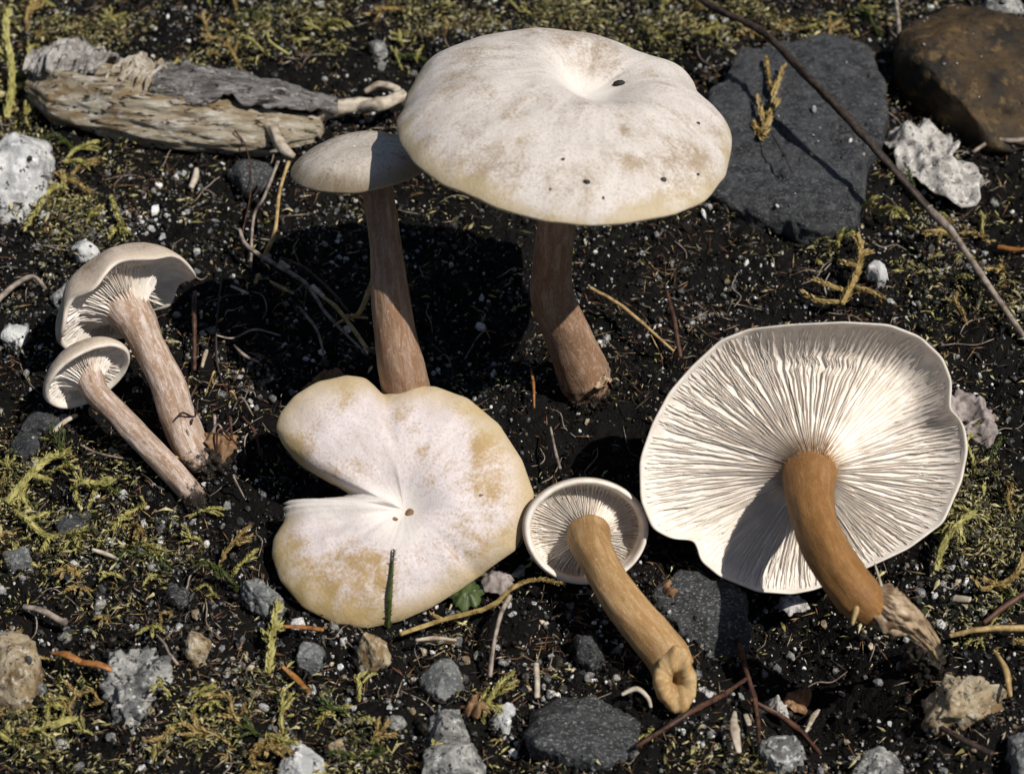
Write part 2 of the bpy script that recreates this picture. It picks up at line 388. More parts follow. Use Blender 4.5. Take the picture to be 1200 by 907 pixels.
def stem_build(root, pts, mat, seg=40, n=70, bump=.06, seed=0, bs=1.6, name='stem', tips=True, dirt=.75):
    P = [q[0] if len(q) == 2 else at(*q[:3]) for q in pts]
    R = [q[-1]/2*np.linalg.norm(p-CAM)/FPX for p, q in zip(P, pts)]
    V, F, pol = tube(P, R, seg, n, bump, bs, seed, tips=tips)
    L_ = pol[:, 2].max(); u_ = pol[:, 2]/L_; return obj(name, V, F, mat, root, attrs={'polar': pol, 'dirt': np.clip((u_-.72)/.28, 0, 1)*dirt})
def tab(xs, ys): return lambda t: np.interp(t, xs, ys)

# A: the large standing one
bA = gnd(690, 455); rA = thing('mushroom', 'largest mushroom standing upright, broad white domed cap with dark crumbs and a brown stem', 'mushroom', bA)
zA = 6.9; CA = at(682, 133, zA); NA = unit((.10, .17, .98))
front = [(464, 128), (468, 158), (485, 187), (520, 214), (580, 241), (640, 259), (690, 266), (730, 267), (785, 258), (828, 240), (850, 208), (857, 176)]
outA = front+[{0: (858, 162), 1: (849, 142), 2: (830, 122), 3: (814, 97)}.get(i, (2*663-x, 2*158-y)) for i, (x, y) in enumerate(front)]
e1a = unit(np.cross([0.3, 0.2, 1.0], NA)); e2a = np.cross(NA, e1a); dA = on_plane(760, 120, CA, NA)-CA; angA0 = math.atan2(dA@e2a, dA@e1a)
def angA(px, py):
    d = on_plane(px, py, CA, NA)-CA; return math.atan2(d@e2a, d@e1a)
aN, aN2, aN3 = angA(822, 112), angA(800, 90), angA(852, 150)
def warpA(t, a):
    k = np.clip((t-.72)/.28, 0, 1)
    w_ = lambda c, q: np.exp(-(((a-c+math.pi) % (2*math.pi)-math.pi)/q)**2)
    return .10*t**3*np.sin(2*a+1.0)+.025*t**3*np.sin(5*a)+.015*t**3*np.sin(9*a+2)+k*(-.20*w_(aN, .08)+.10*w_(aN2, .12)+.10*w_(aN3, .14))
def topA(t, th):
    z = 1.02*(1-t**3.0)**.78
    # sunken centre with a steep front lip
    return z-.60*np.exp(-(t/(.25+.10*np.cos(th-angA0)))**2.2)
cap_build(rA, CA, NA, outA, topA, tab([.1, .5, .9, 1], [.25, .45, .12, 0]), .10, tab([.1, .5, .9, 1], [-.25, .12, .04, 0]), 120, CAP_A, WHITE_FLESH,
          worn=[(820, 215, 28, .26), (800, 235, 40, .16), (840, 180, 20, .16), (770, 205, 9, .2), (760, 190, 7, .2), (720, 200, 6, .2), (718, 185, 6, .18), (735, 230, 14, .18), (690, 112, 50, .10), (660, 95, 16, .16), (560, 150, 18, .14), (500, 140, 30, .12), (560, 215, 30, .12), (610, 205, 10, .16), (680, 245, 40, .12), (545, 100, 30, .16), (530, 130, 25, .16), (640, 75, 35, .2), (600, 240, 60, .10), (515, 195, 50, .10), (790, 180, 14, .2), (745, 205, 12, .18), (590, 180, 12, .15), (700, 62, 30, .14)],
          warp=warpA, gseed=1, pitr=.26)
stem_build(rA, [(690, 462, -.2, 54), (684, 440, .35, 60), (668, 402, 1.3, 56), (648, 350, 2.6, 50), (648, 300, 3.9, 46), (654, 250, 5.2, 44), (664, 190, 6.4, 48), (670, 165, 7.0, 60)][::-1], STEM_A, seed=2)
# B: slim one behind it
bB = gnd(490, 540); rB = thing('mushroom', 'slender mushroom beside the largest one, tan glossy cap half hidden under its rim', 'mushroom', bB)
CB = at(420, 193, 5.8)
outB = [(424+84*math.cos(a), 193-31*math.sin(a)-10*math.cos(a)) for a in np.linspace(0, 6.2, 40)]
cap_build(rB, CB, unit((-.16, .22, .96)), outB, lambda t, th: .50*(1-t**2.4)**.8-.08*np.exp(-(t/.35)**2), tab([.1, .5, .9, 1], [.2, .22, .08, 0]), .06, tab([.1, .5, .9, 1], [-.2, .05, .02, 0]), 60, CAP_B, WHITE_FLESH, nth=120, gseed=2)
stem_build(rB, [(492, 540, -.2, 60), (482, 480, 1.4, 58), (468, 420, 2.8, 54), (457, 350, 4.0, 46), (452, 290, 4.8, 38), (442, 225, 5.6, 36), (428, 200, 5.9, 44)][::-1], STEM_A, seed=3)

# C: split cap leaning towards us
NC = unit((.02, -.50, .86)); CC0 = gnd(430, 733)+[0, 0, .1]; CC = on_plane(474, 600, CC0, NC)
outC = [(408, 576), (385, 565), (352, 545), (331, 522), (323, 502), (328, 485), (345, 465), (372, 448), (405, 440), (428, 442), (440, 452), (448, 462), (462, 459), (485, 452), (510, 452), (548, 466), (585, 497), (612, 540), (626, 580),
        (620, 612), (604, 645), (570, 668), (540, 690), (505, 712), (470, 728), (430, 737), (395, 733), (355, 712), (328, 680), (318, 650), (320, 630), (333, 610), (334, 596), (331, 584), (340, 587), (352, 585), (365, 588), (378, 585), (404, 583)]
bC = gnd(470, 690); rC = thing('mushroom', 'mushroom whose flat white cap is split open, stained ochre, with moss stalk', 'mushroom', bC)
def topC(t, th): return .62*(1-t**3.2)**.72-.34*np.exp(-(t/.20)**2)
e1c = unit(np.cross([0.3, 0.2, 1.0], NC)); e2c = np.cross(NC, e1c)
def angC(px, py):
    d = on_plane(px, py, CC, NC)-CC; return math.atan2(d@e2c, d@e1c)
aF = angC(497, 480); aK = angC(430, 640); aK2 = angC(560, 672); aS = angC(345, 578)
def wd(a, b): return (a-b+math.pi) % (2*math.pi)-math.pi
def warpC(t, a):
    r = -.16*np.exp(-(wd(a, angC(447, 462))/.13)**2)*np.clip(t-.45, 0, 1)-.08*np.exp(-(wd(a, aK2)/.10)**2)*np.clip(t-.35, 0, 1)*1.5
    r = r+.06*np.sin(3*a)*t*t - .12*np.exp(-(wd(a, angC(380, 620))/.16)**2)*np.exp(-((t-.45)/.25)**2)
    r = r-.07*np.exp(-(wd(a, angC(410, 640))/.12)**2)*np.exp(-((t-.38)/.2)**2)
    return r
cap_build(rC, CC, NC, outC, topC, tab([.1, .5, .9, 1], [-.1, .10, .05, 0]), .10, tab([.1, .5, .9, 1], [-.4, -.12, -.02, 0]), 90, CAP_C, WHITE_FLESH,
          worn=[(578, 540, 22, .34), (570, 575, 20, .36), (560, 520, 14, .2), (352, 532, 17, .34), (435, 690, 40, .2), (360, 690, 50, .22), (400, 715, 60, .2), (437, 660, 9, .25), (437, 690, 8, .25), (495, 535, 9, .28), (490, 510, 9, .22), (470, 490, 14, .2), (555, 640, 35, .22),
                (400, 560, 25, .22), (450, 570, 20, .22), (400, 480, 18, .16), (540, 480, 14, .2), (340, 640, 25, .15), (505, 570, 9, .25), (470, 605, 60, -.16), (400, 600, 40, -.15), (520, 500, 30, -.12), (395, 520, 25, -.1)],
          warp=warpC, nth=440, gseed=3, pitr=.20, white=[(345, 592, 12), (365, 592, 14), (390, 593, 16), (415, 596, 18), (440, 600, 20), (470, 620, 22)],
          jag=lambda a: 1+.06*np.exp(-(wd(a, angC(345, 578))/.14)**2)*vn(np.stack([a*60, a*0, a*0], -1), 5))
V, F, pol = tube([CC-NC*.2, CC-NC*1.0+[0, .2, 0], at(500, 560, .25)], [.45, .4, .38], 20, 20, .06)
obj('stem', V, F, STEM_A, rC, attrs={'polar': pol})

# E: big one lying gills up
ME = unit((.03, -.72, .69)); CE0 = at(890, 692, .32); CE = on_plane(949, 552, CE0, -ME)
outE = [(749, 541), (750, 586), (764, 620), (789, 633), (812, 632), (817, 643), (820, 657), (843, 676), (888, 694), (929, 697), (954, 692), (990, 678), (1024, 662), (1064, 643), (1105, 613), (1128, 563), (1134, 527), (1130, 502),
        (1122, 489), (1108, 478), (1110, 462), (1112, 446), (1101, 419), (1074, 394), (1037, 380), (983, 377), (920, 380), (875, 385), (843, 398), (811, 428), (784, 459), (764, 496), (753, 527)]
bE = gnd(890, 700); rE = thing('mushroom', 'big overturned mushroom showing white gills and a thick orange brown stem', 'mushroom', bE)
e1e = unit(np.cross([0.3, 0.2, 1.0], -ME)); e2e = np.cross(-ME, e1e)
def angE(px, py):
    d = on_plane(px, py, CE, -ME)-CE; return math.atan2(d@e2e, d@e1e)
aT = angE(960, 380); aR = angE(1110, 440)
def crimpE(a0, tt, r2):
    k = math.exp(-(wd(a0, aT)/.42)**2); env = np.exp(-((tt-.74)/.075)**2)
    return k*env*(.035*np.sin((tt-.6)*52+6*a0)+r2.gauss(0, .012))
def warpE(t, a):
    cup = 1.5*np.exp(-(wd(a, aT)/.62)**2)+.75*np.exp(-(wd(a, aR)/.42)**2)
    r = -.42*np.clip(cup, 0, 1.5)*np.clip((t-.76)/.24, 0, 1)**1.3
    r = r-.25*np.exp(-(wd(a, angE(1110, 477))/.10)**2)*np.clip(t-.6, 0, 1)*2+.12*np.exp(-(wd(a, angE(815, 635))/.1)**2)*np.clip(t-.6, 0, 1)*2
    return r+.05*np.sin(3*a+.6)*t*t
geE = tab([.1, .14, .2, .35, .6, .8, .9, .95], [-.42, -.28, -.10, .12, .27, .27, .18, .05])
botE = tab([.1, .2, .35, .6, .8, .9, .95], [-.16, .0, .205, .335, .33, .225, .07])
cap_build(rE, CE, -ME, outE, lambda t, th: 1.15*(1-t**2.6)**.8, botE, .03, geE, 400, CAP_F, WHITE_FLESH, warp=warpE, nth=300, single=True, gseed=4, crimp=crimpE, skirt=.978, rim_flesh=True, stain=.25)
zc = CE[2]
stem_build(rE, [(949, 548, zc-.15, 64), (949, 570, zc+.25, 59), (954, 606, zc+.55, 53), (968, 642, zc+.7, 53), (988, 674, zc+.7, 55), (1006, 698, zc+.6, 56), (1020, 713, zc+.45, 44), (1032, 724, zc+.3, 26)], STEM_E, seed=5, bump=.07, dirt=.55)
sh = [at(1008, 705, zc+.65), at(1035, 716, zc+.5), at(1058, 728, zc+.2), at(1085, 748, zc-.3)]
for k, (dx, dy, r0, r1, zz) in enumerate(((0, -6, .36, .12, 0), (8, 0, .34, .12, .06), (2, 8, .30, .10, -.1), (14, -4, .22, .08, .1))):
    V, F, pol = tube([at(1004+dx*.6, 694+dy*1.6, zc+.62+zz), at(1034+dx, 712+dy*1.2, zc+.45+zz), at(1064+dx, 730+dy*.8, zc+.05), at(1090+dx*.8, 756+dy*.7, zc-.6)], [r0*.2, r0*.85, r0*.48, r1*.35], 40, 70, .85, 3.0, 60+k, .6)
    obj('sheath', V, F, SHEATH, rE, attrs={'polar': pol})
for P_, r_ in (([(1025, 660, 2.6), (1034, 690, 2.5), (1040, 712, 2.2)], .025), ([(1036, 690, 2.4), (1052, 712, 2.3), (1080, 738, 1.6), (1098, 772, .4)], .06), ([(1012, 698, 2.75), (1004, 712, 2.7), (999, 732, 2.5)], .06)):
    V, F, pol = tube([at(*p) for p in P_], [r_*.6, r_, r_*.9, r_*.4], 8, 20, .2, 3, 3)
    obj('fibre', V, F, STRAW if r_ > .03 else PALEWD, rE, attrs={'polar': pol})

# D: small one lying with its gills to us
MD = unit((.10, -.74, .66)); CD0 = gnd(690, 690)+[0, 0, .05]; CD = on_plane(689, 628, CD0, -MD)
outD = [(686+74*math.cos(a)*(1+.02*math.sin(3*a)), 622-63*math.sin(a)) for a in np.linspace(0, 6.2, 50)]
bD = gnd(740, 740); rD = thing('mushroom', 'small mushroom lying down, round cup of white gills on a curved tan stem', 'mushroom', bD)
cap_build(rD, CD, -MD, outD, lambda t, th: .62*(1-t**2.8)**.75, tab([.1, .35, .7, .85, .93], [.08, .30, .42, .34, .0]), .20, tab([.1, .2, .4, .75, .88, .93], [-.22, -.04, .19, .34, .26, -.03]), 210, CAP_F, WHITE_FLESH, nth=160, gseed=5, skirt=.88, rim_flesh=True, stain=.27)
zd = CD[2]
stem_build(rD, [(690, 626, zd-.05, 52), (695, 645, zd+.22, 46), (712, 678, zd+.30, 45), (735, 712, zd+.2, 48), (760, 742, zd+.0, 52), (780, 765, zd-.15, 53), (789, 785, zd-.3, 50)], STEM_D, seed=6, bump=.06, dirt=.2)
# broken end of its stem: thick torn ring
ec = at(789, 785, zd-.22)-FWD*.30; th_ = np.linspace(0, 2*math.pi, 40, endpoint=False); rows_ = []
for off, k_ in ((-.95, .55), (-.55, .88), (-.20, 1.02), (.00, 1.0), (.09, .88), (.12, .70), (.11, .50), (.06, .32), (-.08, .20), (-.22, .07)):
    jag = fbm(np.stack([np.cos(th_)*2, np.sin(th_)*2, th_*0+k_*3], -1), 77, 4); rr_ = k_*(1+.08*jag)
    rows_.append(ec+RT*(.40*rr_*np.cos(th_)+.02)[:, None]+UP*((.60*rr_*np.sin(th_)-.16)*(1.0))[:, None]-FWD*(off+.08*jag*(k_ > .15))[:, None])
rows_ = np.array(rows_).reshape(-1, 3); pol = np.stack([np.tile(np.cos(th_), 10), np.tile(np.sin(th_), 10), np.repeat(np.arange(10)*.12, 40)], -1)
F = [tuple(x) for x in grid_faces(10, 40).tolist()]+[tuple(range(360, 400))]
tag(obj('torn_stem_end', rows_, F, mat_stem('torn_flesh', (.40, .245, .10), (.52, .37, .19), (.24, .13, .05), .5), rD, attrs={'polar': pol}), label='torn hollow end of the tan stem')

# F and G: the pair lying at the left
def ell(cx, cy, a, b, deg):
    c, s = math.cos(math.radians(deg)), math.sin(math.radians(deg))
    return [(cx+a*math.cos(u)*c+b*math.sin(u)*s, cy-a*math.cos(u)*s+b*math.sin(u)*c) for u in np.linspace(0, 6.2, 50)]
MF = unit((.52, -.80, -.29)); zF = 1.75; CF = at(146, 356, zF)
bF = gnd(240, 540); rF = thing('mushroom', 'taller mushroom of the lying pair, buff cap seen from below and thick pale stem', 'mushroom', bF)
dF_ = on_plane(212, 304, CF, -MF)-CF; e1f = unit(np.cross([0.3, 0.2, 1.0], -MF)); aFt = math.atan2(dF_@np.cross(-MF, e1f), dF_@e1f)
cap_build(rF, CF, -MF, ell(143, 352, 90, 36, 34), lambda t, th: 1.0*(1-t**2.6)**.75, tab([.1, .3, .6, .9], [-.62, -.02, .27, .06]), .06, tab([.1, .2, .3, .6, .9], [-.9, -.5, -.16, .16, .02]), 170, CAP_F, WHITE_FLESH, nth=140, gseed=6, warp=lambda t, a: .07*t*t*np.sin(2*a)-.30*np.clip((t-.7)/.3, 0, 1)**1.5*np.exp(-(wd(a, aFt)/.35)**2)+.10*np.clip((t-.6)/.4, 0, 1)*np.sin(7*a), t_in=.16, rim_flesh=True)
stem_build(rF, [(CF-MF*.15, 59), (CF+MF*.22, 50), (CF+MF*.55+[.03, 0, 0], 44), (176, 408, 1.42, 39), (196, 450, 1.1, 40), (210, 492, .8, 42), (226, 530, .5, 39), (238, 548, .3, 30)], STEM_F, seed=7, bump=.11, bs=1.3)
MG = unit((.446, -.878, -.17)); zG = 1.25; CG = at(104, 441, zG)
bG = gnd(228, 588); rG = thing('mushroom', 'shorter mushroom of the lying pair, small pale rimmed cap and long bent stem', 'mushroom', bG)
cap_build(rG, CG, -MG, ell(101, 438, 57, 29, 31), lambda t, th: .62*(1-t**2.6)**.75, tab([.1, .3, .6, .88], [-.45, .02, .2, .06]), .09, tab([.1, .2, .35, .6, .88], [-.6, -.32, -.08, .11, .02]), 150, CAP_F, WHITE_FLESH, nth=120, gseed=7, skirt=.88, t_in=.2, rim_flesh=True)
stem_build(rG, [(CG-MG*.12, 38), (CG+MG*.2, 34), (CG+MG*.5, 29), (140, 487, 1.05, 27), (166, 515, .85, 29), (198, 548, .6, 30), (220, 572, .4, 30), (232, 586, .3, 27)], STEM_F, seed=8, bump=.12, bs=1.3)

# ------------------------------------------------------------------ stones traced from the ground
RIM = []
def rock(name, label, cat, pts, h, mat, e=.6, rough=.06, seed=0, tilt=(0, 0), sub=(30, 84), group=None, lift=0.0, eq=.28, rs=.9, cuts=9, terr=0.0):
    p0 = np.mean(np.array(pts, float), axis=0); g = gnd(*p0); ze = g[2]+h*eq+lift
    c = at(p0[0], p0[1], ze); q = np.array([at(a, b, ze)-c for a, b in pts]); q = np.vstack([q, q[:1]]); dn = []
    for a, b in zip(q[:-1], q[1:]): dn += [a+(b-a)*i/12 for i in range(12)]
    dn = np.array(dn); aa = np.arctan2(dn[:, 1], dn[:, 0]) % (2*math.pi); rr = np.hypot(dn[:, 0], dn[:, 1]); o = np.argsort(aa)
    th = np.linspace(0, 2*math.pi, sub[1], endpoint=False); R = np.interp(th, aa[o], rr[o], period=2*math.pi); R = .25*np.roll(R, 1)+.5*R+.25*np.roll(R, -1)
    ph = np.linspace(0.03, math.pi*.85, sub[0]); v = []
    for f in ph:
        t = math.sin(f)**e; z = math.copysign(abs(math.cos(f))**e, math.cos(f))*(h*(1-eq) if f < math.pi/2 else h*eq+.25)
        v.append(np.stack([t*R*np.cos(th), t*R*np.sin(th), z+th*0], -1))
    v = np.array(v).reshape(-1, 3); sz = R.mean()
    nr = np.array([sz, sz, max(h*.65, .1)]); rc = np.random.default_rng(900+seed)
    for _ in range(cuts):
        nn = rc.normal(size=3); nn[2] = abs(nn[2])*.8; nn = unit(nn); dd = rc.uniform(.62, .92); ex = np.maximum((v/nr)@nn-dd, 0); v = v-ex[:, None]*nn*nr*.9
    d = unit3(v/nr)
    v = v+d*(.022*sz*(1-2*np.abs(vn(v*5.5/sz+seed, seed+3)))+.016*sz*fbm(v*11/sz+seed, seed+8, 3))[:, None]
    v = v+d*(rough*sz*fbm(v*rs*2/sz+seed*7.7, seed, 5, .55))[:, None]*np.array([1, 1, .8])
    if terr: v[:, 2] += terr*np.round(1.6*fbm(v*[.55, .9, 0]+seed, seed+2, 5, .6))*(v[:, 2] > 0)
    v[:, 2] += tilt[0]*v[:, 0]+tilt[1]*v[:, 1]
    F = [tuple(x) for x in grid_faces(sub[0], sub[1]).tolist()]+[tuple(range(sub[1]))[::-1], tuple(range((sub[0]-1)*sub[1], sub[0]*sub[1]))]
    RIM.append((c, th, R, g[2], BVHTree.FromPolygons([Vector(q_) for q_ in v+c], F)))
    o = obj(name, v+c, F, mat, loc=(c[0], c[1], g[2])); return tag(o, label, cat, group)
def unit3(a): return a/(np.linalg.norm(a, axis=1)[:, None]+1e-9)
rock('slate_slab', 'flat dark grey slate slab crossed by a twig shadow', 'stone', [(835, 235), (820, 190), (828, 130), (868, 76), (940, 62), (1004, 60), (1032, 98), (1038, 150), (1028, 178), (1012, 200), (1012, 240), (1003, 268), (965, 279), (920, 263), (880, 256)], .7, SLATE, .32, .035, 1, (.02, .03), (60, 220), rs=2.2, cuts=0, terr=.05)
rock('boulder', 'rounded brown mottled stone beside the slate slab', 'stone', [(1048, 70), (1060, 32), (1100, 22), (1160, 35), (1240, 55), (1260, 110), (1230, 165), (1160, 168), (1115, 150), (1070, 130)], 1.7, BROWN, .7, .06, 2, sub=(34, 110), eq=.3)
rock('boulder', 'white stone blotched with black, next to the moss tuft', 'stone', [(-30, 190), (-10, 165), (30, 156), (58, 165), (62, 195), (48, 235), (25, 265), (-20, 255)], 1.2, QUARTZ, .75, .10, 3)
rock('boulder', 'tan stone with an ochre hollow, lying in moss', 'stone', [(-35, 790), (-20, 760), (25, 752), (44, 765), (46, 800), (30, 832), (-20, 835)], 1.0, TANST, .7, .10, 4)
rock('boulder', 'rough crusty white and grey stone beside an orange needle', 'stone', [(110, 770), (140, 752), (170, 758), (200, 790), (205, 815), (180, 835), (150, 855), (132, 845), (120, 805)], .7, GRANITE, .7, .24, 5, rs=1.8)
rock('boulder', 'smooth bright white stone with sharp edge by yellow moss', 'stone', [(318, 905), (330, 880), (350, 876), (385, 895), (410, 920), (330, 935)], .7, QUARTZ, .5, .05, 6)
rock('boulder', 'upper of two pale speckled granite stones', 'stone', [(495, 865), (505, 842), (530, 830), (548, 840), (556, 868), (530, 885), (500, 882)], .7, GRANITE, .55, .08, 7)
rock('boulder', 'lower of two pale speckled granite stones', 'stone', [(478, 895), (500, 876), (540, 874), (568, 890), (570, 925), (500, 935)], .7, GRANITE, .6, .08, 8)
rock('boulder', 'wide dark grey layered stone below the torn stem end', 'stone', [(617, 855), (625, 828), (655, 815), (690, 818), (725, 835), (750, 850), (745, 880), (715, 896), (660, 893), (625, 880)], .5, DARKST, .42, .08, 9, sub=(34, 120), cuts=5, rs=1.8)
rock('boulder', 'dark glittering stone under the edge of the big gilled cap', 'stone', [(755, 690), (775, 655), (815, 650), (860, 695), (890, 735), (885, 765), (850, 775), (800, 752), (765, 725)], .8, DARKST, .6, .10, 10, sub=(30, 100))
rock('boulder', 'knobbly pale tan stone beside the dark hollow', 'stone', [(1060, 815), (1075, 792), (1110, 796), (1140, 815), (1175, 812), (1185, 835), (1150, 848), (1090, 850)], .8, TANST, .7, .22, 11, rs=1.4)
rock('boulder', 'rough grey stone with pale crust near the fallen twigs', 'stone', [(890, 880), (905, 862), (925, 868), (945, 885), (935, 915), (895, 920)], .6, GRANITE, .7, .15, 12)
rock('cobble', 'round grey pebble with pale veins, below the ochre moss strand', 'stone', [(488, 795), (500, 773), (525, 770), (548, 795), (540, 812), (520, 822), (498, 812)], .6, GREYST, .7, .06, 13)
rock('cobble', 'dark slate chip surrounded by yellow moss', 'stone', [(48, 612), (65, 601), (105, 603), (120, 615), (112, 626), (75, 630), (55, 624)], .35, SLATE, .5, .06, 14)
rock('cobble', 'speckled grey stone beside the slate chip', 'stone', [(-5, 655), (5, 642), (30, 640), (44, 655), (40, 668), (15, 672)], .4, GREYST, .6, .07, 15)
rock('cobble', 'long grey crusted stone bar beside the split cap', 'stone', [(262, 675), (275, 668), (300, 685), (325, 705), (343, 715), (340, 726), (318, 720), (290, 708), (268, 692)], .5, GREYST, .6, .14, 16, rs=1.8)
rock('cobble', 'dark greenish chip with a folded edge', 'stone', [(187, 692), (200, 682), (215, 690), (230, 705), (226, 716), (205, 712), (190, 704)], .4, DARKST, .6, .12, 17)
rock('cobble', 'creamy lumpy stone standing upright', 'stone', [(214, 755), (220, 740), (236, 738), (247, 755), (242, 772), (228, 778), (218, 770)], .6, TANST, .7, .14, 18)
rock('cobble', 'yellowish white broken stone below the split cap', 'stone', [(417, 765), (425, 752), (450, 745), (462, 758), (455, 775), (435, 783), (420, 778)], .55, TANST, .6, .14, 19)
rock('cobble', 'dark grey block between twig and small mushroom', 'stone', [(672, 750), (685, 742), (700, 748), (708, 775), (695, 790), (678, 778)], .6, DARKST, .55, .09, 20)
rock('cobble', 'dark oval stone in front of the log', 'stone', [(268, 208), (280, 192), (310, 186), (322, 200), (315, 220), (285, 226)], .7, DARKST, .8, .06, 21)
rock('cobble', 'ball shaped white pebble beside the ochre moss branch', 'pebble', [(1014, 322), (1020, 309), (1033, 306), (1044, 318), (1041, 333), (1026, 338), (1016, 332)], .55, QUARTZ, .9, .06, 22)
rock('cobble', 'white nugget touching the lower edge of the split cap', 'pebble', [(337, 735), (343, 725), (354, 724), (359, 737), (352, 745), (340, 745)], .4, QUARTZ, .8, .08, 23)
rock('cobble', 'dull grey stone under the straw below the split cap', 'stone', [(342, 765), (352, 753), (375, 755), (382, 770), (370, 785), (350, 782)], .4, GREYST, .6, .1, 24)
rock('cobble', 'white cobble beside the shorter lying mushroom cap', 'pebble', [(2, 395), (6, 378), (20, 374), (34, 385), (34, 402), (20, 412), (6, 408)], .5, QUARTZ, .8, .10, 25)
rock('cobble', 'white lump between the pale boulder and the buff cap', 'pebble', [(82, 298), (88, 282), (102, 280), (116, 292), (118, 308), (100, 312)], .4, QUARTZ, .8, .12, 26)
rock('cobble', 'grey angular cobble left of the taller lying mushroom', 'pebble', [(58, 350), (66, 338), (92, 330), (106, 336), (90, 350), (68, 360)], .3, GREYST, .6, .1, 27)
rock('cobble', 'grey stone lying on the tan stone beside the orange needle', 'pebble', [(34, 812), (40, 800), (50, 798), (56, 810), (54, 824), (42, 828)], .4, GREYST, .8, .06, 28)
rock('cobble', 'tall whitish cobble between moss sprigs', 'pebble', [(110, 725), (114, 700), (122, 690), (130, 695), (126, 715), (124, 732), (114, 733)], .35, GRANITE, .7, .10, 29)
rock('cobble', 'pale upright quartz splinter next to the granite stones', 'pebble', [(575, 855), (580, 830), (595, 820), (608, 825), (600, 850), (590, 862)], .4, QUARTZ, .55, .08, 30)
rock('cobble', 'cream pebble standing on end by the white stone', 'pebble', [(378, 870), (388, 862), (402, 872), (412, 890), (402, 900), (385, 890)], .4, TANST, .7, .08, 31)
rock('boulder', 'layered grey slate piece in front of the shorter lying cap', 'stone', [(15, 495), (30, 485), (75, 486), (90, 497), (70, 506), (25, 508)], .3, SLATE, .5, .1, 33)
rock('boulder', 'dark block half under the yellow moss branch', 'stone', [(8, 525), (20, 512), (45, 515), (50, 530), (35, 540), (12, 540)], .4, SLATE, .5, .08, 34)
rock('cobble', 'whitish broken chunk below the crumpled leaf', 'pebble', [(433, 60), (438, 45), (450, 42), (456, 60), (454, 74), (440, 78)], .35, GRANITE, .7, .18, 35)
rock('boulder', 'speckled pale rock at the hollow behind the fallen twigs', 'stone', [(1000, 905), (1010, 885), (1045, 880), (1065, 895), (1060, 925), (1010, 930)], .5, GRANITE, .7, .15, 36)
rock('boulder', 'grey crusted rock near the tan stone at the hollow', 'stone', [(1180, 885), (1190, 860), (1215, 855), (1235, 880), (1220, 915), (1190, 915)], .7, GREYST, .7, .15, 37)
rock('boulder', 'pale grey stone behind the brown mottled stone', 'stone', [(1140, 8), (1150, -6), (1190, -8), (1210, 5), (1195, 18), (1155, 20)], .5, GRANITE, .7, .15, 38)

# ------------------------------------------------------------------ the rotten log
lb = gnd(220, 150); lg = thing('log', 'broken piece of rotten wood with grey bark peeling off', 'log', lb)
V, F, pol = tube([at(38, 98, .45), at(80, 106, .5), at(150, 125, .55), (at(215, 140, .45)), at(300, 152, .35), at(375, 152, .2)], [.38, .92, .88, .88, .66, .30], 110, 170, .17, 3.2, 70, .85, True, .22)
obj('wood', V, F, WOOD, lg)
def shell(P, R, a0, a1, n, m, bump, seed, thick):
    path = spline(P, n); T = np.gradient(path, axis=0); T = unit3(T); sidev = unit3(np.cross(T, [0, 0, 1.0])); upv = np.cross(sidev, T)
    rad = np.interp(np.linspace(0, 1, n), np.linspace(0, 1, len(R)), R); V = []
    u = np.linspace(0, 1, m); s = np.linspace(0, 1, n)
    for lay in (0, 1):
        A0 = a0+.30*fbm(np.stack([s*6, s*0, s*0+seed], -1), seed, 4, .6); A1 = a1+.2*fbm(np.stack([s*7, s*0+3, s*0+seed], -1), seed+5, 4)
        ang = A0[:, None]+(A1-A0)[:, None]*u[None]
        q = np.stack(np.broadcast_arrays(s[:, None]*14, ang*2.2, np.full((n, m), seed*1.3)), -1)
        rr = rad[:, None]*(1+bump*fbm(q, seed, 5, .6))-lay*thick
        V.append(path[:, None]+sidev[:, None]*(np.cos(ang)*rr)[..., None]+upv[:, None]*(np.sin(ang)*rr)[..., None])
    V = np.array(V); k = n*m; F = grid_faces(n, m, False).tolist(); G = [tuple(x) for x in F]+[tuple(i+k for i in x[::-1]) for x in F]
    b = [i*m for i in range(n)]; c = [i*m+m-1 for i in range(n)]; d = list(range(m)); e = list(range((n-1)*m, n*m))
    for L in (b, c, d, e): G += [(x, y, y+k, x+k) for x, y in zip(L[:-1], L[1:])]
    return V.reshape(-1, 3), G
V, F = shell([at(185, 122, .45), at(240, 126, .45), at(320, 135, .4), at(395, 138, .25)], [.94, .98, .84, .45], .75, 3.2, 110, 30, .10, 3, .09); obj('bark', V, F, BARK, lg)
V, F = shell([at(40, 92, .4), at(75, 97, .45), at(125, 108, .5)], [.62, 1.02, .90], 1.0, 3.2, 50, 26, .16, 8, .1); obj('bark', V, F, mat_rock('pale_bark', ((.46, .43, .40), (.18, .16, .14), (.62, .59, .56)), 2.2, (.07, .06, .05), 7, .7, .3, .12), lg)
V, F = shell([at(140, 112, .4), at(165, 118, .45), at(190, 124, .5)], [.90, .97, .88], .9, 2.6, 40, 24, .2, 14, .1); obj('bark', V, F, mat_rock('cream_bark', ((.60, .55, .47), (.34, .27, .18), (.66, .62, .56)), 2.2, (.15, .11, .07), 7, .7, .3, .12), lg)
